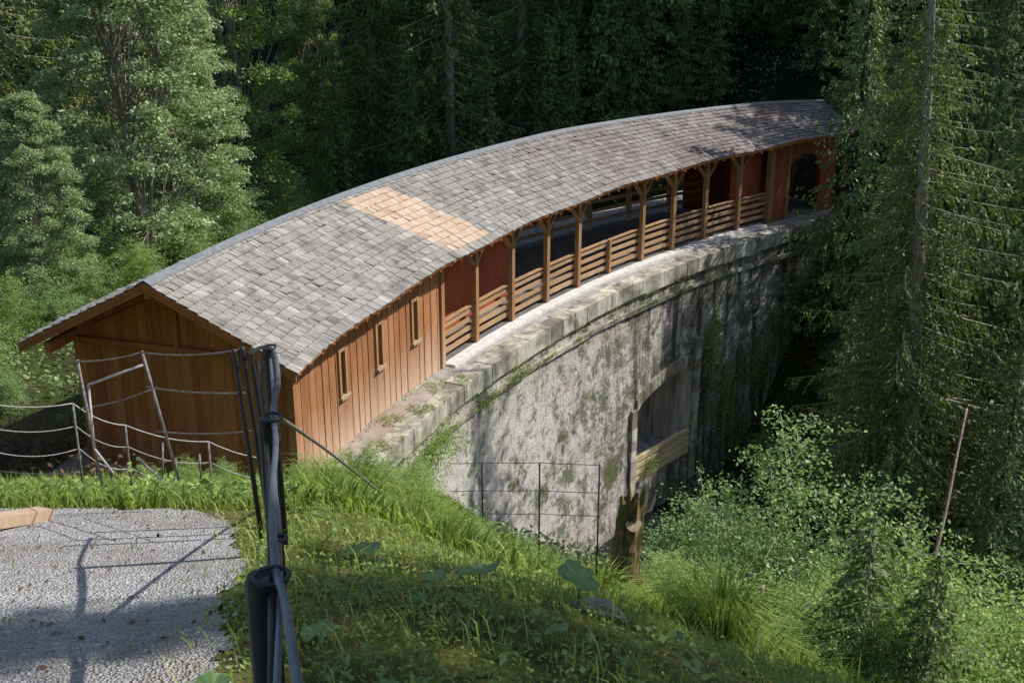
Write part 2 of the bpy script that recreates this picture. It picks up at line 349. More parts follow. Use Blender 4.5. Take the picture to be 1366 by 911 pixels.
tag(sheet('moss', np.arange(-3.2, 3.2, .06), np.arange(1.2, 9, .06), lambda X, Y: ground(X, Y)+.010*wob(X, Y, 11, 3)+.006*wob(X, Y, 23, 1), M['moss'], mossy, .004), kind='structure')
tag(sheet('stream', np.arange(-2, 40, 1.), np.arange(6, 40, 1.), lambda X, Y: X*0-9.05, M['water']), kind='structure')
# loose pebbles on the path: uncountable gravel
n = 7000; PX = RNG.uniform(-4.5, -.7, n); PY = 2.3+6*RNG.random(n)**1.3; k = on_path(PX-RNG.gamma(2,.05,n), PY-RNG.gamma(2,.04,n)); PX = PX[k]; PY = PY[k]; n = len(PX)
sz = RNG.gamma(3, .0018, n)+.003
oct_ = np.array([(1,0,0),(0,1,0),(-1,0,0),(0,-1,0),(0,0,.7),(0,0,-.7)]); V = oct_[None]*sz[:,None,None]*RNG.uniform(.6, 1.3, (n,6,1)); V = V+np.stack([PX, PY, ground(PX, PY)+.016], -1)[:,None]
F = np.array([(0,1,4),(1,2,4),(2,3,4),(3,0,4),(1,0,5),(2,1,5),(3,2,5),(0,3,5)])[None]+(np.arange(n)*6)[:,None,None]
tag(npmesh('gravel', V.reshape(-1,3), F.reshape(-1,3), M['pebble']), 'loose grey gravel scattered over the sloping path', 'gravel', kind='stuff')

# ------------------------------------------------------------------ the covered gallery
G0, G1 = 165.1, 123.2                     # roof ends
HUTE = 153.9                              # hut meets the open gallery
def rr(t): return float(np.interp(t, [123, 127, 141, 165], [1.25, 1.6, 2.2, 2.62]))
def zr(t): return 3.1+.5*(rr(t)+.55)
def roofp(t, u, side, h):                 # u 0 at the eave, 1 at the ridge
    r = rr(t); o = -.55+u*(r+.55)
    if side < 0: o = 2*r-o
    z = 3.1+u*(zr(t)-3.1)+.03*math.sin(t*.9)*(1-u)
    return Pc(t, o, z+h)
gal = empty('covered_gallery', Pc(150, 0, 0), 'long curved wooden gallery with grey shingle roof on the crest of the stone dam', 'covered gallery')
gl = tuple(gal.location)
def gb(mb, name, m, parent=gal, smooth=False):
    return mb.build(name, m, parent, smooth, local=gl if parent is not None else None)
# deck under the shingles
mb = MB(); nS = 84
for sd in (1, -1):
    for i in range(nS):
        a = G0+(G1-G0)*i/nS; b = G0+(G1-G0)*(i+1)/nS
        mb.hexa([roofp(a,0,sd,-.09), roofp(b,0,sd,-.09), roofp(b,1,sd,-.09), roofp(a,1,sd,-.09), roofp(a,0,sd,0), roofp(b,0,sd,0), roofp(b,1,sd,0), roofp(a,1,sd,0)], random.random())
roof = gb(mb, 'roof', M['gable_wood'])
old = MB(); new = MB(); NR = 14; NC = 118
for sd in (1, -1):
    for c in range(NC):
        t0 = G0+(G1-G0)*c/NC; t1 = G0+(G1-G0)*(c+1)/NC; cellj = random.uniform(-.1, .1)
        for r_ in range(NR):
            cell = random.gauss(0, .07)
            ks = random.choice((2, 2, 3)); cuts = sorted([0, 1]+[random.uniform(.35,.65)] if ks == 2 else [0, random.uniform(.25,.4), random.uniform(.6,.75), 1])
            for q in range(len(cuts)-1):
                a = t0+(t1-t0)*(cuts[q]*.94+.03); b = t0+(t1-t0)*(cuts[q+1]*.94+.03)
                ov = .2*random.uniform(.8, 1.1)
                u0 = (r_-ov*.5+random.uniform(-.035,.035))/NR; u1 = min((r_+1)/NR, 1)
                lo = .045+random.uniform(-.008,.016)+(random.uniform(.01,.03) if random.random() < .05 else 0); hi = .008
                if r_ == 0: u0 -= .012
                P = [roofp(a,u0,sd,lo-.024), roofp(b,u0,sd,lo-.024), roofp(b,u1,sd,hi-.004), roofp(a,u1,sd,hi-.004), roofp(a,u0,sd,lo), roofp(b,u0,sd,lo+random.uniform(-.006,.012)), roofp(b,u1,sd,hi+.006), roofp(a,u1,sd,hi+.006)]
                tc = (t0+t1)/2
                e0 = 153.6+.14*r_; e1 = 150.9+.135*r_+.1*math.sin(r_*1.3)
                tc = (a+b)/2+random.gauss(0,.05); isnew = sd == 1 and e1 < tc < e0 and 1 <= r_ <= 12
                t_ = min(max(.5+cell+cellj*.5+random.gauss(0,.12), 0), 1)
                (new if isnew else old).hexa(P, t_)
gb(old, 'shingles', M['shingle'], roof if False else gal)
np_ = gb(new, 'shingle_patch', M['new_shingle']); np_['label'] = 'patch of new orange-tan shingles on the grey roof'
mb = MB()
for i in range(60):                         # ridge capping
    a = G0+(G1-G0)*i/60; b = G0+(G1-G0)*(i+1)/60
    for sd in (1, -1):
        mb.hexa([roofp(a,.945,sd,.045), roofp(b,.945,sd,.045), roofp(b,1,sd,.045), roofp(a,1,sd,.045), roofp(a,.945,sd,.06), roofp(b,.945,sd,.06), roofp(b,1,sd,.065), roofp(a,1,sd,.065)], .5)
gb(mb, 'ridge_cap', M['ridge'])
for sd in (1, -1):                          # barge boards
    for t_, s_ in ((G0, 1), (G1, -1)):
        mb = MB()
        mb.hexa([roofp(t_-.02*s_,0,sd,-.2), roofp(t_-.06*s_,0,sd,-.2), roofp(t_-.06*s_,1,sd,-.2), roofp(t_-.02*s_,1,sd,-.2), roofp(t_-.02*s_,0,sd,-.092), roofp(t_-.06*s_,0,sd,-.092), roofp(t_-.06*s_,1,sd,-.092), roofp(t_-.02*s_,1,sd,-.092)], .3)
        gb(mb, 'barge_board', M['gable_wood'])
mb = MB()
for i in range(56):                         # rafters under the eaves
    t_ = 164.7-41*i/55
    for sd in (1, -1):
        mb.hexa([roofp(t_,.015,sd,-.2), roofp(t_-.12,.015,sd,-.2), roofp(t_-.12,.98,sd,-.2), roofp(t_,.98,sd,-.2), roofp(t_,.015,sd,-.092), roofp(t_-.12,.015,sd,-.092), roofp(t_-.12,.98,sd,-.092), roofp(t_,.98,sd,-.092)], random.random())
gb(mb, 'rafters', M['gable_wood'])
# purlins / plates
for o_ in (0, 1):
    mb = MB()
    for i in range(42):
        a = 165.0-41.4*i/42; b = 165.0-41.4*(i+1)/42; c0 = .02 if o_ == 0 else 2*rr(a)-.16; c1 = .02 if o_ == 0 else 2*rr(b)-.16
        mb.hexa([Pc(a,c0,2.98),Pc(b,c1,2.98),Pc(b,c1+.14,2.98),Pc(a,c0+.14,2.98),Pc(a,c0,3.14),Pc(b,c1,3.14),Pc(b,c1+.14,3.14),Pc(a,c0+.14,3.14)], .4)
    gb(mb, 'wall_plate', M['post_wood'])
mb = MB()
mb.curved(165.0, 123.6, rr(150)-.09, rr(150)+.09, 4.0, 4.2, 30, .3)
# hut walls: vertical boards with cover strips
def boards(t0, t1, off, z0, z1, wins=(), w=.33, bat=True):
    mb = MB(); arc = R0*rad(1); t = t0
    off = off if callable(off) else (lambda v, o=off: o)
    while t > t1+.01:
        tn = max(t-random.uniform(.8,1.2)*w/arc, t1); pr = random.uniform(0,.012); tt = random.random()
        spans = [(z0+random.uniform(-.04,.02), z1)]
        mid = (t+tn)/2
        for wt, wz0, wz1, ww in wins:
            if abs(mid-wt)*arc < ww/2+.01: spans = [(z0, wz0), (wz1, z1)]
        for a_, b_ in spans:
            o1, o2 = off(t), off(tn)
            mb.hexa([Pc(t,o1-pr,a_),Pc(tn,o2-pr,a_),Pc(tn,o2+.03,a_),Pc(t,o1+.03,a_),Pc(t,o1-pr,b_),Pc(tn,o2-pr,b_),Pc(tn,o2+.03,b_),Pc(t,o1+.03,b_)], tt)
        if bat and not any(abs(tn-wt)*arc < ww/2+.05 for wt, _, _, ww in wins):
            h = .020/arc; o = off(tn)
            mb.hexa([Pc(tn+h,o-.021,z0),Pc(tn-h,o-.021,z0),Pc(tn-h,o-.013,z0),Pc(tn+h,o-.013,z0),Pc(tn+h,o-.021,z1),Pc(tn-h,o-.021,z1),Pc(tn-h,o-.013,z1),Pc(tn+h,o-.013,z1)], tt*.6+random.random()*.3)
        t = tn
    return mb
wins = [(160.75, 1.22, 2.28, .24), (158.25, 1.22, 2.28, .24), (155.75, 1.22, 2.28, .24)]
side = gb(boards(163.8, HUTE, 0, -.05, 3.02, wins), 'side_wall', M['wall_wood'])
gb(boards(163.8, HUTE, lambda t: 2*rr(t)-.03, -.05, 3.02), 'rear_wall', M['wall_wood'])
for wt, a_, b_, ww in wins:
    da = .5*ww/(R0*rad(1)); f_ = da+.075/(R0*rad(1))
    mb = MB()
    mb.curved(wt+f_, wt+da-.02, -.06, .12, a_, b_+.1, 1, .8); mb.curved(wt-da+.02, wt-f_, -.06, .12, a_, b_+.1, 1, .8)
    mb.curved(wt+da-.03, wt-da+.03, -.06, .12, b_, b_+.1, 1, .6)
    wf = gb(mb, 'window', M['post_wood'])
    mb = MB(); mb.curved(wt+f_+.02, wt-f_-.02, -.11, .05, a_-.08, a_-.015, 1, .8); gb(mb, 'sill', M['pale_wood'], wf)
    mb = MB(); mb.curved(wt+da-.02, wt-da+.02, .05, .07, a_, b_, 1); gb(mb, 'pane', M['glass'], wf)
for o in list(C.objects):
    if o.parent and o.parent.name.startswith('window') and o.type == 'MESH': o.location = (0,0,0)
# corner posts of the hut
mb = MB(); mb.curved(163.95, 163.72, -.05, .12, -.1, 3.0, 1, .55); gb(mb, 'corner_post', M['wall_wood'])
mb = MB(); mb.curved(HUTE+.02, HUTE-.2, -.07, .1, -.1, 3.0, 1, .75); gb(mb, 'corner_post', M['wall_wood'])
# gable wall (near end) and partition and far end: radial boards
def radial_boards(t, top, o0=0., o1=None, w=.2, front=1, base=-.06, door=None, bat=False):
    mb = MB(); o = o0; o1 = 2*rr(t) if o1 is None else o1; th = .035/(R0*rad(1))
    while o < o1-.01:
        on = min(o+w*random.uniform(.8,1.25), o1); tt = random.random(); pr = random.uniform(0,.012)/(R0*rad(1))
        za, zb = top(o), top(on); b0 = base
        if door and door[0] < (o+on)/2 < door[1]: b0 = door[2]
        mb.hexa([Pc(t,o,b0),Pc(t+front*(th+pr),o,b0),Pc(t+front*(th+pr),on-.006,b0),Pc(t,on-.006,b0),Pc(t,o,za),Pc(t+front*(th+pr),o,za),Pc(t+front*(th+pr),on-.006,zb),Pc(t,on-.006,zb)], tt)
        o = on
    return mb
def rooftop(t): return lambda o: 3.02+.5*min(o+.0, 2*rr(t)-o)+.10
gb(radial_boards(163.8, rooftop(163.8)), 'gable_wall', M['gable_wood'])
mb = MB(); tg = 163.8+.06                   # trim across the gable
def gp(o, z, e=0): return Pc(tg+e, o, z)
mb.beam(gp(.05, 2.92, .08), gp(5.2, 2.92, .08), .06, .13, .2); mb.beam(gp(2.6, 2.98, .08), gp(2.6, 4.0, .08), .06, .12, .15)
mb.beam(gp(.6, 3.25, .08), gp(2.55, 4.2, .08), .05, .08, .1); mb.beam(gp(4.6, 3.25, .08), gp(2.65, 4.2, .08), .05, .08, .1)
mb.beam(Pc(165.0,2.62,4.42), Pc(163.7,2.62,4.42), .16, .2, .2); mb.beam(Pc(165.0,.06,3.03), Pc(163.7,.06,3.03), .14, .14, .2); mb.beam(Pc(165.0,5.12,3.0), Pc(163.7,5.12,3.0), .14, .18, .2)
gb(mb, 'gable_beams', M['gable_wood'])
gb(radial_boards(HUTE-.05, rooftop(HUTE), front=-1), 'partition_wall', M['red_wood'])
gb(radial_boards(123.7, rooftop(123.7), front=-1, door=(.9, 2.2, 2.1)), 'end_wall', M['red_wood'])
mb = MB(); mb.curved(HUTE-.1, 146.2, 1.1, 1.15, 0, 3.9, 6, .5); gb(mb, 'inner_panel', M['red_wood'])
# floor & kerb
mb = MB()
for i in range(60):
    a = 163.8-40*i/60; b = 163.8-40*(i+1)/60
    mb.hexa([Pc(a,.02,-.06),Pc(b,.02,-.06),Pc(b,2*rr(b),-.06),Pc(a,2*rr(a),-.06),Pc(a,.02,.02),Pc(b,.02,.02),Pc(b,2*rr(b),.02),Pc(a,2*rr(a),.02)])
gb(mb, 'floor', M['floor'])
# posts
arc1 = R0*rad(1)
def post(t, off, w=.15, top=2.98, braces=True, tint=.6, m='post_wood'):
    mb = MB(); h = w/2/arc1; mb.curved(t+h, t-h, off-w/2, off+w/2, .0, top, 1, tint); p = gb(mb, 'post', M[m])
    if braces:
        for s_ in (1, -1):
            mb = MB(); mb.beam(Pc(t+s_*h, off, 2.30), Pc(t+s_*.66/arc1, off, 2.96), .10, .10, tint); b = mb.build('brace', M[m], p, local=gl)
    return p
POSTS = [151.2, 148.5, 145.85, 143.45, 138.5, 136.1, 133.6, 131.0]
for t in POSTS: post(t, .05)
mb = MB(); mb.curved(141.07, 140.93, -.0, .12, 0, 1.16, 1, .6); gb(mb, 'post', M['post_wood'])
post(128.6, .05, .22, braces=False, tint=.5)
for t in (148.5, 145.85, 143.45, 141, 138.5, 136.1, 133.6, 131.0): post(t, 2*rr(t)-.1, .16, tint=.25, m='wall_wood')
# railing bays (straight between posts)
stops = [HUTE]+[151.2, 148.5, 145.85, 143.45, 141.0, 138.5, 136.1, 133.6, 131.0, 128.6]
for a, b in zip(stops[:-1], stops[1:]):
    mb = MB()
    for z, w, h in ((1.13, .11, .045), (.98, .045, .10), (.73, .045, .12), (.48, .045, .12), (.23, .045, .13)):
        mb.beam(Pc(a-.06, .14, z+random.uniform(-.01,.01)), Pc(b+.06, .14, z+random.uniform(-.01,.01)), w, h, random.uniform(.3,1))
    gb(mb, 'railing', M['rail_wood'])
for a, b in zip(stops[2:-1], stops[3:]):
    mb = MB()
    for z in (1.05, .7, .35): mb.beam(Pc(a, 2*rr(a)-.2, z), Pc(b, 2*rr(b)-.2, z), .045, .12, random.random())
    gb(mb, 'railing', M['rail_wood'])
# closed bay, front panel, arch
mb = MB(); mb.curved(131.0, 128.7, .45, .5, 0, 3.1, 4, .35); gb(mb, 'inner_panel', M['red_wood'])
gb(boards(128.45, 127.35, .02, .0, 2.98, bat=False), 'front_panel', M['red_wood'])
mb = MB(); n = 14; A0, A1 = 127.35, 124.75
for i in range(n):
    a = A0+(A1-A0)*i/n; b = A0+(A1-A0)*(i+1)/n
    def zz(t):
        u = (t-(A0+A1)/2)/((A0-A1)/2); return 1.55+.85*math.sqrt(max(0, 1-u*u))
    mb.hexa([Pc(a,.02,zz(a)),Pc(b,.02,zz(b)),Pc(b,.07,zz(b)),Pc(a,.07,zz(a)),Pc(a,.02,2.98),Pc(b,.02,2.98),Pc(b,.07,2.98),Pc(a,.07,2.98)], .4)
gb(mb, 'arch_panel', M['red_wood'])
gb(boards(124.75, 123.7, .02, .0, 2.98, bat=False), 'front_panel', M['red_wood'])
post(127.3, .02, .14, braces=False, tint=.8)
gb(boards(130, 123.7, lambda t: 2*rr(t)-.03, 0, 3.0, bat=False), 'rear_wall', M['red_wood'])

# ------------------------------------------------------------------ dam
dam = empty('stone_dam', Pc(145, -1, -8), 'tall curved stone dam wall stained white and black under the wooden gallery', 'dam')
dl = tuple(dam.location)
def arc_s(t): return (165-t)*rad(1)*(R0-1)
NT0, NT1, NB = 140.75, 136.05, -7.4
def archz(t):
    u = (t-(NT0+NT1)/2)/((NT0-NT1)/2); return -4.55-.32*u+.42*math.sqrt(max(0, 1-u*u*.95))
def face(parts):
    V = []; F = []; UV = []
    for t0, t1, n, z0, z1, m in parts:
        z0 = z0 if callable(z0) else (lambda t, v=z0: v); z1 = z1 if callable(z1) else (lambda t, v=z1: v)
        b = len(V)
        for i in range(n+1):
            t = t0+(t1-t0)*i/n; za, zb = z0(t), z1(t)
            for j in range(m+1):
                z = za+(zb-za)*j/m; e = -1.0-.02*(-z)+.022*math.sin(t*7+z*5)*math.sin(t*13-z*3)
                V.append(Pc(t, e, z)); UV.append((arc_s(t), z))
        for i in range(n):
            for j in range(m):
                a = b+i*(m+1)+j; F.append((a, a+m+1, a+m+2, a+1))
    V = np.array(V)-np.array(dl)
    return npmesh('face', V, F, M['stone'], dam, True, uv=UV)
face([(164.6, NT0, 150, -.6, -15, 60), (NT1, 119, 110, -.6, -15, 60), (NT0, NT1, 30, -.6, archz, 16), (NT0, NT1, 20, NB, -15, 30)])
mb = MB()                                    # niche: side, roof, back and floor
D = 1.9
mb.add([Pc(NT0,-1.1,NB),Pc(NT0,D,NB),Pc(NT0,D,-3.6),Pc(NT0,-1.1,-3.6)], [(0,1,2,3)]); mb.add([Pc(NT1,-1.1,NB),Pc(NT1,D,NB),Pc(NT1,D,-3.6),Pc(NT1,-1.1,-3.6)], [(3,2,1,0)])
mb.add([Pc(NT0,1.3,NB),Pc(NT1,1.3,NB),Pc(NT1,1.3,-3.5),Pc(NT0,1.3,-3.5)], [(0,1,2,3)]); mb.add([Pc(NT0,-1.1,NB),Pc(NT1,-1.1,NB),Pc(NT1,D,NB),Pc(NT0,D,NB)], [(0,1,2,3)])
for i in range(14):
    a = NT0+(NT1-NT0)*i/14; b = NT0+(NT1-NT0)*(i+1)/14; mb.add([Pc(a,-1.1,archz(a)),Pc(b,-1.1,archz(b)),Pc(b,D,archz(b)),Pc(a,D,archz(a))], [(0,1,2,3)])
mb.build('niche', M['niche'], dam, local=dl)
mb = MB(); n = 17                            # arch ring of voussoirs
for i in range(n):
    a = NT0+(NT1-NT0)*(i+.03)/n; b = NT0+(NT1-NT0)*(i+.97)/n; e = random.uniform(0,.02)
    mb.hexa([Pc(a,-1.17-e,archz(a)),Pc(b,-1.17-e,archz(b)),Pc(b,-.9,archz(b)),Pc(a,-.9,archz(a)),Pc(a,-1.17-e,archz(a)+.42),Pc(b,-1.17-e,archz(b)+.42),Pc(b,-.9,archz(b)+.42),Pc(a,-.9,archz(a)+.42)], random.random())
mb.build('arch_ring', M['coping'], dam, local=dl)
for t_, s_, zt in ((NT0, 1, -4.9), (NT1, -1, -3.3)):
    mb = MB(); z = NB-1.2
    while z < zt:
        h = random.uniform(.38,.5); mb.curved(t_+s_*.02, t_+s_*random.uniform(.44,.5), -1.21-random.random()*.02, -.9, z, min(z+h-.012, zt+.25), 1, random.random()); z += h
    mb.build('jamb', M['coping'], dam, local=dl)
mb = MB(); t = 161.8                          # coping blocks
while t > 121:
    w = random.uniform(.55,.95)/arc1; o = -1.13-random.uniform(0,.035); o *= 1 if t > 131 else float(np.interp(t, [124,131], [.82,1]))
    mb.curved(t, t-w+.014, o, -.55-random.random()*.2, -.56+random.uniform(-.05,.03), -.05+random.uniform(-.010,.015), 1, random.random()); t -= w
mb.build('coping', M['coping'], dam, local=dl)
mb = MB(); t = 160.5
while t > 121:
    w = random.uniform(.8,1.5)/arc1; mb.curved(t, t-w+.01, -1.10-random.uniform(0,.04), -.9, -1.12+random.uniform(-.03,.03), -.99, 1, random.random()*.7); t -= w
mb.build('string_course', M['coping'], dam, local=dl)
mb = MB(); V = []
mb2 = MB()
for i in range(90):                           # crest surface and body top
    a = 165.2-44*i/90; b = 165.2-44*(i+1)/90; o0 = -1.02
    mb.hexa([Pc(a,o0,-.5),Pc(b,o0,-.5),Pc(b,5.7,-.5),Pc(a,5.7,-.5),Pc(a,o0,-.066),Pc(b,o0,-.066),Pc(b,5.7,-.066),Pc(a,5.7,-.066)])
mb.build('crest', M['crest'], dam, local=dl)
mb = MB(); mb.curved(HUTE-.25, 129.2, -.34, .02, -.066, .012, 30); mb.build('kerb', M['white_kerb'], dam, local=dl)
mb = MB(); mb.curved(165.2, 119, 5.65, 5.75, -12, -.1, 40); mb.build('rear_face', M['niche'], dam, local=dl)
# barrier of beams in the dam opening
mb = MB()
for k in range(4):
    z = NB-.02+k*.26; mb.beam(Pc(NT0-.03,-1.10,z), Pc(NT1+.03,-1.10,z), .12, .17, random.uniform(.4,1))
tag(mb.build('timber_barrier', M['log_wood']), 'barrier of four pale horizontal beams across the arched opening in the dam', 'barrier')

# ------------------------------------------------------------------ fences
f1 = empty('black_path_fence', (-.63, 2.6, gz(-.63, 2.6)), 'black posts with grey steel handrail running down beside the gravel path towards the hut', 'fence')
fl = tuple(f1.location)
def fpost(top, r, lean=(0,0), m='black', parent=f1, loc=fl, n=10, name='post', base=None, ringz=True):
    x, y, z = top; bx, by = x+lean[0], y+lean[1]; zb = gz(bx, by)-.15 if base is None else base
    mb = MB(); mb.tube([(bx, by, zb), (x, y, z-.02), (x, y, z)], [r, r, r*.85], n); return mb.build(name, M[m], parent, True if n > 8 else False, local=loc)
p1 = at(347, 768, 3.0); p2 = at(354, 558, 4.8); p3 = at(357, 464, 6.6)
pposts = []
for p, r in ((p1, .041), (p2, .034), (p3, .033)): pposts.append(fpost(p, r))
for (x, y), (xb, yb), d in (((312,466),(330,705),7.3), ((323,463),(343,700),7.5), ((334,466),(352,690),7.8)):
    a = at(x, y, d); b = at(xb, yb, d); fpost(a, .017, (b[0]-a[0], 0))
# handrail tubes passing the posts' outer side
def smooth_path(P, n=8):
    P = [np.array(p, float) for p in P]; out = []
    for i in range(len(P)-1):
        p0 = P[max(i-1,0)]; a = P[i]; b = P[i+1]; p3_ = P[min(i+2,len(P)-1)]
        for k in range(n):
            t = k/n; out.append(.5*((2*a)+(-p0+b)*t+(2*p0-5*a+4*b-p3_)*t*t+(-p0+3*a-3*b+p3_)*t**3))
    out.append(P[-1]); return out
mb = MB(); mb.tube(smooth_path([at(420,1010,2.15), at(398,915,2.42), at(380,800,2.85), at(368,756,3.05), at(363,660,3.8), at(368,590,4.5), at(364,545,4.95), at(371,510,5.6), at(366,470,6.45), at(352,463,6.8), at(334,470,7.6)]), [.0115]*200, 10)
mb.build('handrail', M['steel'], f1, True, local=fl)
mb = MB(); mb.tube(smooth_path([at(368,1000,2.45), at(370,905,2.6), at(373,800,2.95), at(371,700,3.5), at(366,640,4.0), at(367,560,4.85), at(361,480,6.3)]), .009, 10)
mb.build('handrail', M['steel'], f1, True, local=fl)
mb = MB(); mb.tube(smooth_path([at(362,930,2.62), at(362,800,2.95), at(358,640,4.2), at(352,560,5.2), at(345,480,6.6)]), .009, 8)
mb.build('cable', M['black'], f1, True, local=fl)
mb = MB(); mb.tube(smooth_path([at(366,553,5.0), at(410,582,8), at(455,615,11), at(512,660,13.5)]), .012, 8); mb.build('cable', M['rod'], f1, True, local=fl)
for c, r_ in ((at(362,768,2.98), .043), (at(363,556,4.75), .038), (at(373,718,3.35), .018), (at(359,463,6.5), .035)):
    mb = MB(); mb.tube([(c[0]+r_*math.cos(a), c[1]+r_*math.sin(a), c[2]) for a in np.linspace(0, 2*math.pi, 17)], .0065, 8, cap=False)
    mb.build('ring', M['black'], f1, True, local=fl)
# thin wire fence at the bend of the path
f2 = empty('thin_wire_fence', at(210, 655, 8.4), 'thin leaning metal posts with slack wires at the bend of the gravel path', 'fence'); l2 = tuple(f2.location)
def rod(a, b, r, m, parent, loc, name, sag=0, n=8):
    a = np.array(a); b = np.array(b); mb = MB(); P = [a+(b-a)*t-np.array((0,0,sag*4*t*(1-t))) for t in np.linspace(0,1,9 if sag else 2)]
    mb.tube(P, r, n); return mb.build(name, M[m], parent, True, local=loc)
for (x, y), (xb, yb), d in (((103,480),(113,672),8.7), ((189,468),(219,664),8.5)):
    a = at(x, y, d); b = list(at(xb, yb, d)); rod(a, (b[0], a[1], b[2]-.05), .012, 'rod', f2, l2, 'post')
for x0,y0,d0,x1,y1,d1,sg,r,m in ((103,482,8.7,189,470,8.5,.02,.006,'rod'),(189,470,8.5,322,466,7.5,.03,.006,'rod'),(107,545,8.7,201,520,8.5,.02,.005,'rod'),(196,516,8.5,326,524,7.5,.02,.006,'rod'),
        (208,575,8.5,334,575,7.5,.02,.005,'rod'),(118,513,8.65,190,487,8.5,0,.009,'rope'),(118,513,8.65,126,598,8.65,0,.009,'rope'),(126,598,8.65,152,632,8.65,0,.008,'rope'),(183,610,8.5,215,640,8.5,0,.008,'rod'),(0,628,9.3,108,630,8.7,.02,.004,'rod')):
    rod(at(x0,y0,d0), at(x1,y1,d1), r, m, f2, l2, 'wire', sg)
# rope railing lower down
f3 = empty('rope_railing', at(93, 655, 12.5), 'pale rope railing on short thin posts curving in front of the hut gable', 'railing'); l3 = tuple(f3.location)
RP = [(-40,534,12.0), (97,538,12.5), (167,567,13.0), (278,589,13.6), (372,612,14.2)]
for x, y, d in RP[1:]:
    a = at(x, y, d); rod(a, (a[0]-.02, a[1], gz(a[0], a[1])-.1), .013, 'rod', f3, l3, 'post')
for k, dz in enumerate((0, -.26, -.52)):
    for p, q in zip(RP[:-1], RP[1:]):
        a = np.array(at(*p))+np.array((0,0,dz+.0)); b = np.array(at(*q))+np.array((0,0,dz)); rod(a, b, .007 if k == 0 else .005, 'rope', f3, l3, 'rope', .06+.02*k)
for (x0,y0),(x1,y1) in (((217,590),(217,640)),((234,612),(236,640)),((266,605),(268,640))):
    a = at(x0,y0,13.2); b = at(x1,y1,13.2); rod(a, b, .012, 'rod', f3, l3, 'post')
# fence above the ravine in front of the dam
f4 = empty('ravine_fence', at(720, 690, 24), 'thin black wire fence on three posts on the grassy bank in front of the dam', 'fence'); l4 = tuple(f4.location)
FP = [(600,618,24.2), (643,617,24), (720,617,24), (800,620,24)]
for x, y, d in FP[1:]:
    a = at(x, y, d); rod(a, (a[0], a[1], min(gz(a[0], a[1]), a[2]-.9)-.1), .017, 'black', f4, l4, 'post')
for y_ in (0, 37, 68):
    for p, q in zip(FP[:-1], FP[1:]): rod(at(p[0],p[1]+y_,p[2]), at(q[0],q[1]+y_,q[2]), .007, 'black', f4, l4, 'wire', .01)

# ------------------------------------------------------------------ vegetation meshes
def unit(v): return v/np.maximum(np.linalg.norm(v, axis=-1, keepdims=True), 1e-9)
def leafquads(P, size, rng, updir=.4, asp=.55, bend=None):
    """a leaf-shaped quad (rhombus) at every point"""
    n = len(P); d = unit(rng.normal(size=(n,3))); nr = rng.normal(size=(n,3)); nr[:,2] = np.abs(nr[:,2])+updir; nr = unit(nr)
    d = unit(d-nr*(d*nr).sum(1, keepdims=True)); sd = np.cross(nr, d); L = (size*rng.uniform(.6,1.35,n))[:,None]
    return np.stack([P-d*L*.5, P+sd*L*asp*.5, P+d*L*.5, P-sd*L*asp*.5], 1)
def leafy(name, h, r, rng_seed, mat, clumps=60, per=380, size=.11, crown0=.15, barkm='bark', flat=.65, cl_r=None, stems=1, trunk_r=.13):
    rng = np.random.default_rng(rng_seed); Q = []; mb = MB(); cl_r = cl_r or r*.34
    trunks = []
    for s_ in range(stems):
        a = rng.uniform(0, 6.28); sp_ = 0 if stems == 1 else r*.28
        pts = [np.array((math.cos(a)*sp_*t*1.2+rng.normal()*.06*h*.1, math.sin(a)*sp_*t*1.2+rng.normal()*.06*h*.1, h*.92*t)) for t in np.linspace(0, 1, 8)]
        pts[0] = np.array((math.cos(a)*sp_*.2, math.sin(a)*sp_*.2, -.4)); trunks.append(pts)
        mb.tube(pts, [trunk_r*(1-.85*t) for t in np.linspace(0,1,8)], 7)
    for k in range(clumps):
        u = rng.uniform(0, 1)**.8; zc = h*(crown0+(1-crown0)*u); prof = math.sin(math.pi*min(1, .18+.82*(u*.92+.04)))**.6*(1-.35*u)
        a = rng.uniform(0, 6.28); rad_ = r*prof*rng.uniform(.35, 1.05); c = np.array((math.cos(a)*rad_, math.sin(a)*rad_, zc))
        tr = trunks[rng.integers(stems)]; ti = min(int(7*max(u*.8*(1-crown0)+crown0*.6, .05)), 6); b0 = tr[ti]
        if rng.random() < .6:
            m_ = (b0+c)/2+np.array((0,0,-.05*h)); mb.tube([b0, m_, c], [trunk_r*.3, trunk_r*.2, trunk_r*.06], 4, cap=False)
        cr = cl_r*rng.uniform(.55, 1.25)*(1-.25*u); n = int(per*rng.uniform(.6,1.3))
        p = unit(rng.normal(size=(n,3)))*(rng.random((n,1))**.42)*cr; p[:,2] *= flat; p[:,2] -= .25*(p[:,0]**2+p[:,1]**2)/cr
        p *= 1+.25*np.sin(p[:,[1,2,0]]*9/cr)
        Q.append(leafquads(c+p, size, rng))
    return mb, np.concatenate(Q)
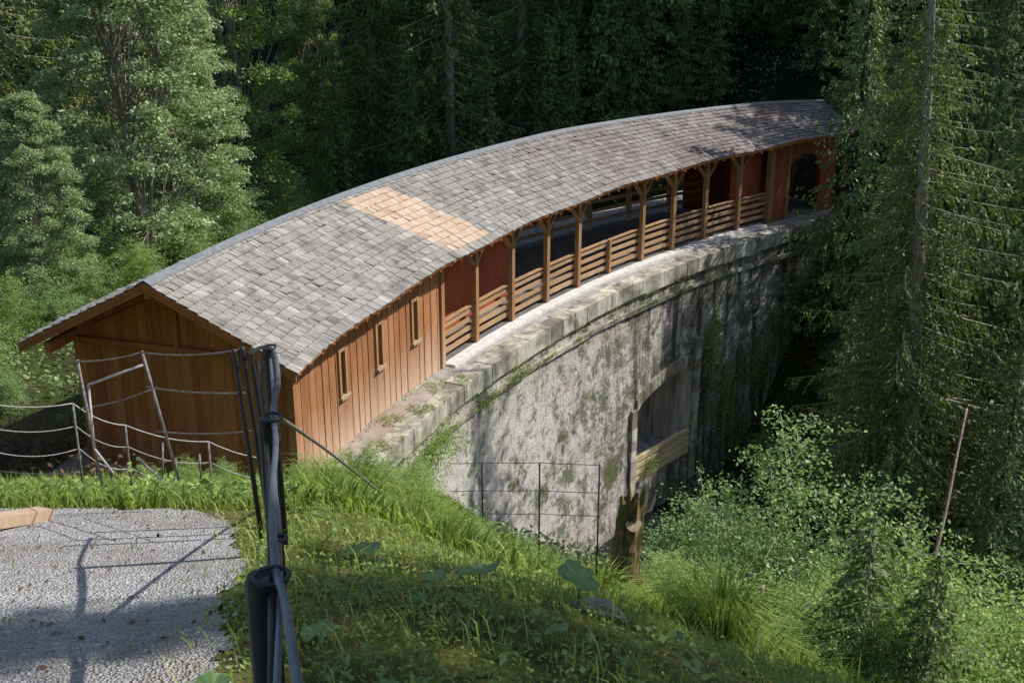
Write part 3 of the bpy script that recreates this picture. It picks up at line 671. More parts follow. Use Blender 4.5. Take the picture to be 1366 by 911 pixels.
def spray(h, r, seed, shoots=230, per=46, size=.07, stems=4, trunk_r=.02, droop=.35, up=.75, jit=.03, base=.16):
    rng = np.random.default_rng(seed); mb = MB(); tr = []; Q = []
    for k in range(stems):
        a = 6.28*k/stems+rng.normal()*.4; sp_ = r*rng.uniform(.2,.55)*(0 if k == 0 else 1); hh = h*(1 if k == 0 else rng.uniform(.55,.9))
        pts = [np.array((math.cos(a)*sp_*t**.8+rng.normal()*.03*h*t, math.sin(a)*sp_*t**.8+rng.normal()*.03*h*t, hh*t-.15*(1-t))) for t in np.linspace(0,1,7)]
        tr.append((np.array(pts), hh)); mb.tube(pts, [trunk_r*(1-.85*t) for t in np.linspace(0,1,7)], 5)
    for k in range(shoots):
        pts, hh = tr[rng.integers(stems)]; t = rng.uniform(.03, 1); i = min(int(t*6), 5); b = pts[i]+(pts[i+1]-pts[i])*(t*6-i)
        a = rng.uniform(0, 6.28); L = (r*.85*(1-t)**.6+base*h)*rng.uniform(.35,1.1); ue = up*rng.uniform(.4,1.4)
        d = np.array((math.cos(a), math.sin(a), ue)); d /= np.linalg.norm(d); n = max(8, int(per*L/((base+.19)*h)*rng.uniform(.6,1.2)))
        f = rng.uniform(.1, 1.05, n)[:,None]; P = b+d*L*f+np.array((0,0,-1.))*L*droop*f**2.2
        P = P+rng.normal(size=(n,3))*(size*(.95-.5*f)+jit*L); Q.append(leafquads(P, size, rng, .7))
        if k % 3 == 0: mb.tube([b, b+d*L*.5-np.array((0,0,L*droop*.2)), b+d*L-np.array((0,0,L*droop))], [trunk_r*.3, trunk_r*.2, trunk_r*.08], 3, cap=False)
    return mb, np.concatenate(Q)
def make_plant(name, gen, label, cat, loc, rz, s, barkm, leafm, group=None, sz=None, crown='crown', trunk='trunk'):
    mb, Q = gen; o = empty(name, loc, label, cat, group, rz); o.scale = (s, s, sz or s)
    mb.build(trunk, M[barkm], o); quads(crown, Q, M[leafm], o); return o
def spruce(h, r, seed, dens=1., z0=.06, shoot=.16, wid=.035, sparse=1., lean=(0,0), trunk_r=None, dead=.1, dgap=.42, hang=.55, openaz=None):
    rng = np.random.default_rng(seed); mb = MB(); trunk_r = trunk_r or h*.0105
    ts = np.linspace(0, 1, 12); ax = lambda z: np.array((lean[0]*z/h, lean[1]*z/h, z))
    mb.tube([ax(h*t-(.6 if t == 0 else 0)) for t in ts], [trunk_r*(1-t)**.8+.012 for t in ts], 9)
    Q = []; z = h*z0
    while z < h*.985:
        u = z/h; L0 = r*(1-u)**.72*min(1, .55+u*3); nb = int(rng.integers(4, 7)*sparse+.5)
        a0 = rng.uniform(0, 6.28)
        for b in range(nb):
            L = L0*rng.uniform(.45, 1.25); a = a0+6.28*b/nb+rng.normal()*.25
            if openaz is not None and math.cos(a-openaz) > .7:
                if rng.random() < .5: continue
                L *= .7
            dr = np.array((math.cos(a), math.sin(a), 0)); sdv = np.array((-dr[1], dr[0], 0))
            dp = rng.uniform(.28,.5)*(1-u*.8); zb = z+rng.uniform(-.3,.3)*dgap
            def bp(t): t = np.asarray(t)[...,None]; return ax(zb)+dr*L*t+np.array((0,0,1.))*L*(-dp*t*1.1+.42*dp*t**2.6)+sdv*L*.10*np.sin(t*3+a)
            tt = np.linspace(0, 1, 5); mb.tube(list(bp(tt)), [max(.028*L0/3, .008)*(1-.8*t) for t in tt], 3, cap=False)
            if u < dead+z0 and rng.random() < .45: continue
            nt = max(3, int(L*11*dens)); tpos = rng.uniform(.05, 1, nt)**.9; base = bp(tpos)
            sg = rng.choice([-1,1], nt)[:,None]; tl = (L*.34*(1.05-tpos)+.18)[:,None]*rng.uniform(.6,1.2,(nt,1))
            hv = hang*rng.uniform(.4,1.5,(nt,1)); tdir = unit(sdv*sg*rng.uniform(.5,1,(nt,1))+dr*.65+np.array((0,0,-1.))*hv)
            ns = np.maximum(2, (tl[:,0]/(shoot*.55)).astype(int)); idx = np.repeat(np.arange(nt), ns)
            fr = (np.arange(len(idx))-np.repeat(np.cumsum(ns)-ns, ns)+.5)/np.repeat(ns, ns)
            P = base[idx]+tdir[idx]*tl[idx]*fr[:,None]+np.array((0,0,-1.))*(fr**2)[:,None]*tl[idx]*.35
            d = unit(tdir[idx]+rng.normal(size=(len(idx),3))*.45+np.array((0,0,-.3))); nr = unit(rng.normal(size=(len(idx),3))+np.array((0,0,.8))); s_ = unit(np.cross(d, nr))
            l = (shoot*rng.uniform(.6,1.3,len(idx)))[:,None]; w = wid*rng.uniform(.7,1.3,(len(idx),1))
            Q.append(np.stack([P-d*l*.5, P+s_*w-d*l*.1, P+d*l*.5, P-s_*w-d*l*.1], 1))
        z += dgap*rng.uniform(.75,1.25)*(1-.45*u)
    return mb, np.concatenate(Q)
def ground_at(x, d, y=None):
    """point on the ground below photo column x at depth d"""
    Y = d/cp*.8
    X = (x-683)/FPX*d
    for _ in range(12): z = gz(X, Y); Y = (d+(z-CAMZ)*sp)/cp
    return (X, Y, gz(X, Y)-.05)

# -- big spruce on the right, its trunk leaning slightly
bs = make_plant('spruce_tree', spruce(22, 4.2, 5, dens=1.3, z0=.11, shoot=.17, wid=.030, openaz=-1.92, sparse=.9, lean=(-1.5,.3), trunk_r=.30, dead=.14, dgap=.36, hang=1.0), 'tallest spruce with bare pale lower trunk in front of the far end of the dam', 'tree', (12.2, 32.3, -8.2), 0, 1, 'bark', 'spruce')
# -- spruces behind
SA = make_plant('spruce_tree', spruce(22, 3.9, 21, dens=.7, shoot=.24, wid=.055, z0=.03, dead=0, hang=.7), 'spruce with its trunk showing between tiers of boughs above the middle of the roof', 'tree', ground_at(603, 55), .4, 1.05, 'bark', 'spruce')
SY = make_plant('spruce_tree', spruce(20, 3.6, 33, dens=.75, shoot=.22, wid=.05, hang=.7, z0=.03, dead=0), 'yellowish green spruce at the left edge of the forest behind the hut', 'tree', ground_at(25, 46), 1.0, 1.05, 'bark', 'spruce_y')
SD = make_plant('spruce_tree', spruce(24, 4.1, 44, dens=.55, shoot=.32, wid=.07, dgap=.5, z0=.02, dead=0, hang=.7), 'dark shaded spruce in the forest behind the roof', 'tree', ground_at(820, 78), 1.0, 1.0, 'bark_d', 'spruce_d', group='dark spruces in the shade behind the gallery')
copy_thing(SA, ground_at(505, 57), 2.1, 1.0, 'spruce between the leafy trees and the spruce with a visible trunk')
copy_thing(SA, ground_at(695, 57), 3.3, 1.0, 'spruce behind the roof right of the spruce with a visible trunk')
copy_thing(SY, ground_at(120, 56), 2.2, 1.1, 'yellowish green spruce rising behind the pale leafy tree')
copy_thing(SY, ground_at(-60, 50), 4.0, 1.05, 'yellowish spruce cut by the left edge of the picture')
DK = [(395,74),(455,82),(560,78),(640,88),(730,80),(775,66),(850,70),(900,82),(950,72),(1000,66),(1045,78),(1090,62),(1130,72),(1180,64),(1240,60),(1300,66),(1360,58),(340,80),(270,84),(200,80),(120,78),(30,76),(690,100),(800,98),(900,104),(1010,98),(1120,92),(1230,86),(1340,84),(560,104),(420,106),(280,108),(140,104),(0,98),(1420,70),(60,120),(360,130),(620,128),(860,130),(1080,125),(1300,120),(1400,100)]
DK += [(740,70),(830,64),(930,64),(985,74),(660,76),(600,72),(1060,70),(880,92),(960,90),(780,90),(1100,84),(520,90),(1010,84),(580,94)]
DK += [(785,57),(835,60),(880,57),(925,59),(975,57),(1020,60),(1070,57),(1110,55),(1160,58),(1220,66),(1270,55)]
YS = [(455,54),(550,53.5),(650,53),(730,55),(760,55),(810,55),(850,54.5),(905,55),(950,54.5),(1000,56),(1045,55),(1090,53),(1130,54),(790,62),(870,63),(940,64),(1010,63),(1060,64),(1110,63)]
for i, (x, d) in enumerate(YS): copy_thing(SD, ground_at(x, d), i*2.1, random.uniform(.28,.5), 'young dark spruce just behind the gallery roof', 'young dark spruces just behind the gallery roof')
for i, (x, d) in enumerate(DK): copy_thing(SD, ground_at(x, d), i*2.399, random.uniform(.85,1.15), 'dark shaded spruce in the forest behind the roof')
FR = [(1345,37,.75,'spruce in front of the dark forest at the right edge of the picture'), (1290,44,.6,'spruce half hidden behind the tall bare-trunked spruce'), (1150,50,.45,'shaded spruce standing just behind the far end of the gallery roof'), (1215,54,1.,'shaded spruce second behind the far end of the gallery'), (1400,44,.55,'dark spruce cut by the right edge of the picture')]
for i, (x, d, s_, lb) in enumerate(FR): copy_thing(SA if i < 2 else SD, ground_at(x, d), 1+i*1.7, s_, lb).pop('group', None)
# trees beside the frame that shade the far end of the gallery and the foreground
for i, (x, d, s_) in enumerate([(1135,41,.55),(1175,38,.5),(1115,46,.62),(1190,45,.5),(1240,40,.7),(1310,40,.8),(1370,36,.7),(1290,34,.45),(1340,30,.42),(1110,43,.35),(1150,35,.3)]):
    copy_thing(SD, ground_at(x, d), i*1.9, s_, 'shaded young spruce in the ravine behind the tallest spruce', 'young spruces in the ravine behind the tallest spruce')
for i, (x, y, s_) in enumerate([(33,60,1.2),(38,66,1.3),(30,68,1.2),(38,63,1.1),(42,74,1.3),(33,76,1.2),(48,84,1.3)]):
    copy_thing(SD, (x, y, gz(x, y)-.1), i*1.3, s_, 'tall shaded spruce on the far slope beyond the right end of the gallery', 'tall spruces on the far slope at the right')
for i, (x, y, s_) in enumerate([(18.8,49.0,.62), (21.5,49.4,.7), (17.2,46.8,.52), (19.5,46.6,.6)]):
    copy_thing(SD, (x, y, gz(x, y)-.1), i*1.3, s_, 'shaded spruce on the far bank right of the gallery end', 'spruces beside the far end of the gallery')

# -- leafy trees on the left
gA = leafy('a', 15, 3.9, 3, 'alder', 270, 270, .15, .05, flat=.5, cl_r=.78, stems=3, trunk_r=.12)
LA = make_plant('alder_tree', gA, 'pale grey-green leafy tree standing behind the hut at the left', 'tree', ground_at(205, 45), 0, 1.0, 'bark_p', 'alder')
LB = make_plant('leafy_tree', leafy('b', 15, 3.4, 9, 'leaf', 190, 260, .14, .18, flat=.5, cl_r=.72, stems=3, trunk_r=.12), 'slim green leafy tree with several pale stems right of the pale grey-green tree', 'tree', ground_at(325, 54), 0, 1.1, 'bark_p', 'leaf')
copy_thing(LA, ground_at(262, 50), 2.4, .75, 'smaller pale leafy tree between the grey-green tree and the slim tree')
copy_thing(LB, ground_at(425, 60), 1.9, .72, 'low dark green leafy tree between the slim leafy tree and the spruces')
copy_thing(LA, ground_at(70, 40), 4.1, .48, 'small pale leafy tree under the yellowish spruce')
copy_thing(LB, ground_at(800, 64), 4.0, .8, 'leafy tree in deep shade behind the middle of the roof')
# -- bushes
BA = make_plant('bush', spray(2.6, 1.5, 12, 420, 70, .055, 6), 'blue-green leafy bush just right of the arched opening\'s beam barrier', 'bush', ground_at(935, 25), 0, 1.35, 'bark', 'leaf_b', crown='foliage', trunk='stem')
BB = make_plant('bush', spray(3.4, 1.5, 14, 460, 80, .052, 6, up=.7), 'tall blue-green bush standing left of the dark gap below the big spruce', 'bush', ground_at(1045, 21), 1, 1.45, 'bark', 'leaf_b', crown='foliage', trunk='stem')
BC = make_plant('bush', spray(3.0, 1.4, 16, 460, 70, .052, 6, up=.6), 'light green bush beside the foot of the big spruce', 'bush', ground_at(1160, 19.5), 1, .9, 'bark', 'leaf_l', crown='foliage', trunk='stem')
def bush(proto, x, d, rz, s, label, group=None, sz=None):
    return copy_thing(proto, ground_at(x, d), rz, s, label, group, sz)
bush(BC, 1180, 14.2, 2, 1.12, 'large light green sapling at the bottom right of the bank')
bush(BC, 1255, 17, 3, 1.15, 'light green bush right of the large sapling')
bush(BB, 1335, 18.5, 4, 1.15, 'green bush at the right edge of the bank')
bush(BC, 1370, 15, 5, 1.05, 'light green bush cut by the right edge of the picture')
bush(BA, 885, 21.5, 2.5, .55, 'low leafy bush right of the mossy stump')
bush(BA, 1000, 17.5, 3.5, .6, 'blue-green bush in front of the tall blue-green bush')
bush(BC, 905, 15.5, .5, .42, 'low light green bush below the stump')
bush(BC, 1060, 13.5, 1.5, .6, 'light green bush at the thin crooked stem')
bush(BB, 1120, 16.5, 2.2, .6, 'dark green bush between the tall bush and the large sapling')
bush(BA, 500, 19, 1.1, .42, 'low green bush at the corner where the hut meets the dam crest')
bush(BA, 700, 17.5, 4.4, .36, 'low dark green bush in front of the ravine fence')
bush(BC, 560, 18.5, .3, .36, 'leafy sapling on the grassy bank left of the ravine fence')
bush(BC, 640, 17, 1.3, .30, 'low sapling on the bank in front of the left fence post')
bush(BA, 755, 19, 2.3, .34, 'low leafy shrub between the middle and right posts of the ravine fence')
bush(BC, 860, 17.5, 3.3, .42, 'light green shrub at the right foot of the mossy stump')
bush(BC, 255, 20, 2, .28, 'small yellow-green bush at the foot of the gable')
bush(BC, 200, 19, 3, .24, 'small weedy bush at the left foot of the gable')
bush(BC, 300, 18, 4, .26, 'small bush between the gable and the black posts')
bush(BC, 410, 21, 1, .30, 'small bush at the near corner of the hut side wall')
for i, (x, d, s_, lb) in enumerate([(1090,17.5,.8,'light bush between the tall blue-green bush and the large sapling'),(1225,14.8,.75,'light green bush at the right flank of the large sapling'),(1300,15.5,.8,'sunlit bush low at the right side of the bank'),(1140,12.6,.6,'light green bush low in front of the large sapling'),(960,14.2,.5,'bush between the grass tufts and the crooked stem'),
        (1000,22.5,.8,'bush on the lip of the ravine left of the tall blue-green bush'),(870,23.5,.6,'bush below the beam barrier of the arched opening'),(1250,21,.9,'bush at the foot of the leaning dead trunk'),(1390,20,1.,'bush outside the right edge beside the dead trunk'),(1045,15.2,.5,'low bush above the crooked stem')]):
    bush((BC, BB, BC, BC, BC, BB, BA, BC, BC, BA)[i], x, d, i*1.3+.4, s_, lb)
for i, (x, d, s_) in enumerate([(20,36,.9), (75,37,.95), (110,40,1.0), (-30,33,.9), (150,43,1.2), (55,42,1.2), (190,41,.9), (240,46,1.3), (310,49,1.2), (380,53,1.3), (0,30,.6), (450,58,1.4), (520,60,1.3)]):
    bush((BC, BA, BB)[i % 3], x, d, i*1.7, s_, 'sunlit bush in the thicket behind the hut', 'bushes in the thicket behind the hut', s_*.85)
for i, (x, d, s_) in enumerate([(620,62,1.4), (700,62,1.3), (780,60,1.4), (860,60,1.3), (940,60,1.4), (1010,58,1.4)]):
    bush(BB, x, d, i*2.1, s_, 'shaded bush in the gap seen beneath the gallery roof', 'shaded bushes behind the gallery')
for i, (x, y, s_) in enumerate([(13.5,43.5,1.0), (12.8,41.5,.9), (14.5,38.5,1.1), (9.5,40.5,.6), (11,38,.8), (16,36,1.1), (17,31,1.2), (14,30,.9), (16,27,.8), (19,40,1.2), (9,31,.8), (12,27,.8), (21,34,1.3)]):
    copy_thing((BB, BA)[i % 2], (x, y, gz(x, y)-.1), i*2.2, s_*1.2, 'shaded bush on the far bank below the dam', 'shaded bushes on the far bank below the dam')
for i in range(22):
    x = random.uniform(2.2, 9.5); y = random.uniform(9.5, 20); 
    if x > y*.44+1: continue
    p_ = (BC, BA, BB)[i % 3]; copy_thing(p_, (x, y, gz(x, y)-.05), i*1.9, random.uniform(.28,.5)*(.8 if y < 12 else 1.2), 'small leafy shrub in the thicket on the lower right bank', 'small leafy shrubs in the thicket on the lower right bank')
# small spruce-like saplings lower right
SS = make_plant('young_spruce', spruce(3.6, 1.15, 61, dens=1.5, z0=.03, shoot=.11, wid=.022, dgap=.16, hang=.35, trunk_r=.03, dead=0), 'young spruce with light tips at the bottom of the bank right of the crooked stem', 'tree', ground_at(1130, 13.0), 0, .8, 'bark', 'spruce')
copy_thing(SS, ground_at(1215, 12.5), 2, .72, 'young spruce second from the crooked stem at the bottom of the picture')
copy_thing(SS, ground_at(1290, 21), 3, .9, 'young spruce behind the light green bushes on the right')
# trees beyond the right side of the frame whose shade lies on the path
LC = make_plant('leafy_tree', leafy('s', 15, 3.1, 19, 'leaf', 62, 250, .15, .3, flat=.5, cl_r=.75, stems=2, trunk_r=.09), 'airy leafy tree beside the path just outside the picture on the right', 'tree', (9.6, 7.0, gz(9.6, 7.0)-.1), 2, .85, 'bark', 'leaf', sz=1.22)
for i, (x, y, s_, z_) in enumerate(((8.8,4.9,.8,1.04), (7.8,2.9,.8,.92), (7.2,1.2,.75,.84), (8.6,8.3,.7,1.05))):
    copy_thing(LC, (x, y, gz(x, y)-.1), x*3, s_, 'leafy tree beside the path outside the picture on the right', 'trees beside the path outside the picture', z_)

# -- climbing plants and tufts on the dam face
def wallplant(t, z, w, h, n, seed, label, m='leaf', size=.09, deep=.16):
    rng = np.random.default_rng(seed); u = rng.normal(size=(n,2))*np.array((w*.33, h*.33)); dep = np.abs(rng.normal(size=n))*deep
    P = np.array([Pc(t+a/arc1, -1.08+.02*(z+b)-c, z+b) for (a, b), c in zip(u, dep)]); Q = leafquads(P, size, rng, .2)
    o = empty('wall_plant', Pc(t, -1.1, z), label, 'plant'); quads('foliage', Q-np.array(o.location), M[m], o)
    mb = MB()
    for k in range(5): mb.tube([Pc(t+rng.normal()*w*.1/arc1, -1.08, z-h*.4), Pc(t+rng.normal()*w*.2/arc1, -1.22, z), Pc(t+rng.normal()*w*.3/arc1, -1.2, z+h*.35)], [.012,.009,.004], 4)
    mb.build('stem', M['bark'], o, local=tuple(o.location))
wallplant(134.6, -3.6, .9, 2.6, 1500, 1, 'green plant hanging on the dam face right above the arched opening')
wallplant(133.2, -6.2, 1.3, 2.6, 1400, 2, 'leafy plant on the dark lower dam face right of the arched opening')
wallplant(130.6, -5.0, 1.3, 2.4, 1200, 3, 'leafy plant low on the far end of the dam face')
wallplant(157.4, -.95, 1.2, .6, 1500, 4, 'green tuft growing from the dam coping beside the last hut window', 'leaf_l', .065, .30)
wallplant(159.0, -1.3, 1.1, .8, 1500, 8, 'green tuft low on the coping nearest the hut corner', 'leaf_l', .065, .30)
wallplant(150.6, -.84, 1.0, .22, 500, 5, 'dark weed in the joint under the coping below the second gallery post', 'leaf', .05)
wallplant(153.2, -.9, 1.2, .25, 500, 6, 'mossy weeds in the joint under the coping near the hut end', 'leaf_l', .05)
wallplant(128.4, -3.4, 1.5, 2.8, 1500, 11, 'leafy climber on the dam face just below the arched doorway')
wallplant(126.6, -6.6, 2.0, 3.0, 1800, 12, 'leafy climber low at the far end of the dam face', 'leaf_l')
wallplant(131.8, -8.2, 1.8, 2.4, 1500, 13, 'leafy climber at the foot of the dam right of the arched opening')
wallplant(139.6, -7.0, .7, .5, 500, 7, 'green weeds behind the beam barrier inside the arched opening', 'leaf', .06)

# ------------------------------------------------------------------ grass, ground cover (uncountable)
def blades(name, X, Y, H, Wd, mat, label, rng, droop=.5, lift=0):
    n = len(X); Z = ground(X, Y)+lift; B = np.stack([X, Y, Z], -1); a = rng.uniform(0, 6.283, n); d = np.stack([np.cos(a), np.sin(a), np.zeros(n)], -1)
    s_ = np.stack([-np.sin(a+rng.normal(size=n)*.6), np.cos(a), np.zeros(n)], -1)*Wd[:,None]; ln = (H*droop*rng.uniform(.15,1.2,n))[:,None]
    up = np.array((0,0,1.)); m1 = B+up*H[:,None]*.6+d*ln*.35; t = B+up*(H*rng.uniform(.7,1,n))[:,None]+d*ln
    V = np.stack([B-s_*.8, B+s_*.8, m1+s_, m1-s_, t], 1).reshape(-1, 3); i = np.arange(n)*5
    me = bpy.data.meshes.new(name); F4 = np.stack([i, i+1, i+2, i+3], -1); F3 = np.stack([i+3, i+2, i+4], -1)
    me.vertices.add(len(V)); me.vertices.foreach_set('co', V.astype(np.float32).ravel())
    L = np.concatenate([F4.ravel(), F3.ravel()]).astype(np.int32); me.loops.add(len(L)); me.loops.foreach_set('vertex_index', L)
    me.polygons.add(2*n); st = np.concatenate([np.arange(n)*4, 4*n+np.arange(n)*3]).astype(np.int32); me.polygons.foreach_set('loop_start', st)
    me.polygons.foreach_set('loop_total', np.concatenate([np.full(n,4), np.full(n,3)]).astype(np.int32)); me.update(calc_edges=True); me.materials.append(M[mat])
    o = bpy.data.objects.new(name, me); C.objects.link(o); return tag(o, label, 'grass', kind='stuff')
def clear(X, Y):                                  # not on the path, hut or dam
    r = np.hypot(X-CX, Y-CY)-R0; th = np.degrees(np.arctan2(Y-CY, X-CX))
    return ~on_path(X, Y) & ~((r > -1.15) & (r < 5.9) & (th < 164.0) & (Y > 15))
n = 95000; X = RNG.uniform(-11, 7.5, n); Y = 8.2+15.5*RNG.random(n)**1.25; k = clear(X, Y) & (wob(X, Y, 1.1, 4) > -.75); X = X[k]; Y = Y[k]
H = .16+.30*np.clip(.5+.6*wob(X, Y, .9, 7), 0, 1)*RNG.uniform(.5, 1.3, len(X)); H = np.where((X < -2) & (Y < 13), H*.55, H)
blades('grass', X, Y, H, RNG.uniform(.004,.011,len(X))*(1+Y*.03), 'grass', 'long sunlit green grass on the bank below the path', RNG, .75)
n = 60000; X = RNG.uniform(-2.6, 4.5, n); Y = 2.0+7*RNG.random(n)**1.2; k = clear(X, Y) & (X > path_edge(Y)-.1); X = X[k]; Y = Y[k]; pat = np.clip(.5+.8*wob(X, Y, 2.3, 9), 0, 1); k = RNG.random(len(X)) < .12+.6*pat; X = X[k]; Y = Y[k]
H = .035+.15*RNG.random(len(X))**2.2*(.4+np.clip(.5+.8*wob(X, Y, 1.7, 3), 0, 1)); blades('grass', X, Y, H, RNG.uniform(.0015,.0045,len(X)), 'grass_s', 'thin short grass growing through the shaded moss beside the path', RNG, .9, .02)
def cover(name, n, xr, yr, hmax, size, mat, label, cond=None, pw=1., seed=1):
    rng = np.random.default_rng(seed); X = rng.uniform(*xr, n); Y = yr[0]+(yr[1]-yr[0])*rng.random(n)**pw; k = clear(X, Y)
    if cond is not None: k &= cond(X, Y)
    X = X[k]; Y = Y[k]; w = np.clip(.5+.7*wob(X, Y, 1.2, seed), .03, 1); Z = ground(X, Y)+hmax*w*rng.random(len(X))**.7+.03
    o = quads(name, leafquads(np.stack([X, Y, Z], -1), size, rng, .9), M[mat]); return tag(o, label, 'ground cover', kind='stuff')
cover('ground_cover', 60000, (-11, 12), (8.6, 27), .38, .085, 'cover', 'low leafy weeds covering the sunlit bank in front of the dam', None, 1.2, 1)
cover('ground_cover', 34000, (-1.8, 5), (2.2, 9), .07, .026, 'grass_s', 'tiny leaves and moss sprigs among the shaded grass', lambda X, Y: X > path_edge(Y), 1.2, 2)
cover('undergrowth', 80000, (-30, 34), (28, 66), .8, .16, 'spruce_d', 'leafy undergrowth covering the forest floor beyond the dam', None, 1.1, 3)
n = 420; rng = np.random.default_rng(5); X = rng.uniform(-4.4, -.7, n); Y = 2.2+6*rng.random(n); k = on_path(X, Y); X = X[k]; Y = Y[k]
tag(quads('leaf_litter', leafquads(np.stack([X, Y, ground(X, Y)+.028], -1), .035, rng, 3), M['dry']), 'dry brown leaf scraps lying on the gravel path', 'leaf litter', kind='stuff')
n = 3000; X = rng.uniform(-3.9, -.9, n); Y = 2.2+6.2*rng.random(n); e_ = path_edge(Y)-X; k = on_path(X, Y) & ((rng.random(n) < np.exp(-e_/.16)) | (rng.random(n) < .012) | (Y > 7.8)); X = X[k]; Y = Y[k]
blades('grass', X, Y, rng.uniform(.03,.11,len(X)), rng.uniform(.002,.004,len(X)), 'grass_s', 'weeds and grass creeping over the edge of the gravel path', rng, .9, .02)
n = 9000; th = rng.uniform(150, 163.6, n); of = -rng.uniform(.1, 1.2, n); w_ = np.sin(th*3.1)*np.cos(of*4+th)+.5*np.sin(th*7.7+of*9); k = (w_ > .45) & (th > 153.5+rng.random(n)*1.5) | ((of > -.25) & (rng.random(n) < .12) & (th > 154)); th = th[k]; of = of[k]; a_ = np.radians(th); P_ = np.stack([CX+(R0+of)*np.cos(a_), CY+(R0+of)*np.sin(a_), -.04+rng.random(len(th))*.09], -1)
tag(quads('ledge_weeds', leafquads(P_, .05, rng, .8), M['cover']), 'low weeds growing on the crest ledge beside the hut wall', 'weeds', kind='stuff')
cover('ground_cover', 34000, (-3.5, 7), (8.8, 21), .5, .065, 'leaf_l', 'bright broad-leaved weeds among the grass of the sunlit bank', lambda X, Y: wob(X, Y, 1.7, 8) > -.15, 1.1, 6)
cover('ground_cover', 5000, (-1.6, 4), (2.4, 9), .12, .055, 'leaf', 'scattered broad-leaved weeds in the shaded moss', lambda X, Y: (X > path_edge(Y)+.1) & (wob(X, Y, 2.9, 4) > .05), 1.1, 7)
n = 7000; th = rng.uniform(133, 160.5, n); k = (np.sin(th*2.3)+np.sin(th*5.9+1)*.7+.5*np.sin(th*13)) > rng.normal(size=n)*.5+.35; th = th[k]; a_ = np.radians(th); of = -1.16-np.abs(rng.normal(size=len(th)))*.035; zz_ = np.where(rng.random(len(th)) < .7, -.93, -.60)+rng.normal(size=len(th))*.05
tag(quads('joint_weeds', leafquads(np.stack([CX+(R0+of)*np.cos(a_), CY+(R0+of)*np.sin(a_), zz_], -1), .05, rng, .5), M['cover']), 'moss and weeds growing in the joints under the dam coping', 'weeds', kind='stuff')
# tall lush tufts
def tuft(x, d, s_, seed, label, mat='grass'):
    rng = np.random.default_rng(seed); n = int(520*s_+260); c = ground_at(x, d); a = rng.uniform(0, 6.283, n); r_ = np.abs(rng.normal(size=n))*.16*s_
    X = c[0]+np.cos(a)*r_; Y = c[1]+np.sin(a)*r_; B = np.stack([X, Y, ground(X, Y)], -1)-np.array(c); H = .55*s_*rng.uniform(.5,1.2,n)
    d_ = np.stack([np.cos(a), np.sin(a), 0*a], -1); sd = np.stack([-np.sin(a), np.cos(a), 0*a], -1)*(.004+.004*rng.random((n,1))); up = np.array((0,0,1.)); q = []
    L = (H*rng.uniform(.3,1.1,n))[:,None]; P = [B+up*(H*z)[:,None]+d_*L*o for z, o in ((0,0), (.55,.16), (.85,.45), (.8,.85))]
    for i in range(3): w0 = (1, 1, .7)[i]; w1 = (1, .7, .05)[i]; q.append(np.stack([P[i]-sd*w0, P[i]+sd*w0, P[i+1]+sd*w1, P[i+1]-sd*w1], 1))
    V = np.concatenate(q); o = quads('grass_tuft', V, M[mat]); o.location = c; return tag(o, label, 'grass tuft', 'tufts of long grass on the bank')
TU = [(560,17),(600,16),(530,15.5),(625,14.5),(580,13.8),(660,16),(690,14.5),(500,16.5),(470,14.5),(640,12.8),(715,13.3),(550,12.6),(880,13.0),(930,12.4),(905,11.2),(965,11.5),(940,10.2),(985,10.3),(905,12.9),(1010,11.0),(800,10.5),(890,9.8),(960,9.0),(780,13.8),(745,12.1),(430,13)]
for i, (x, d) in enumerate(TU): tuft(x, d, random.uniform(.8,1.2)*(1 if i < 12 else .85), 100+i, 'arching tuft of long bright grass on the bank between the mound and the stump')

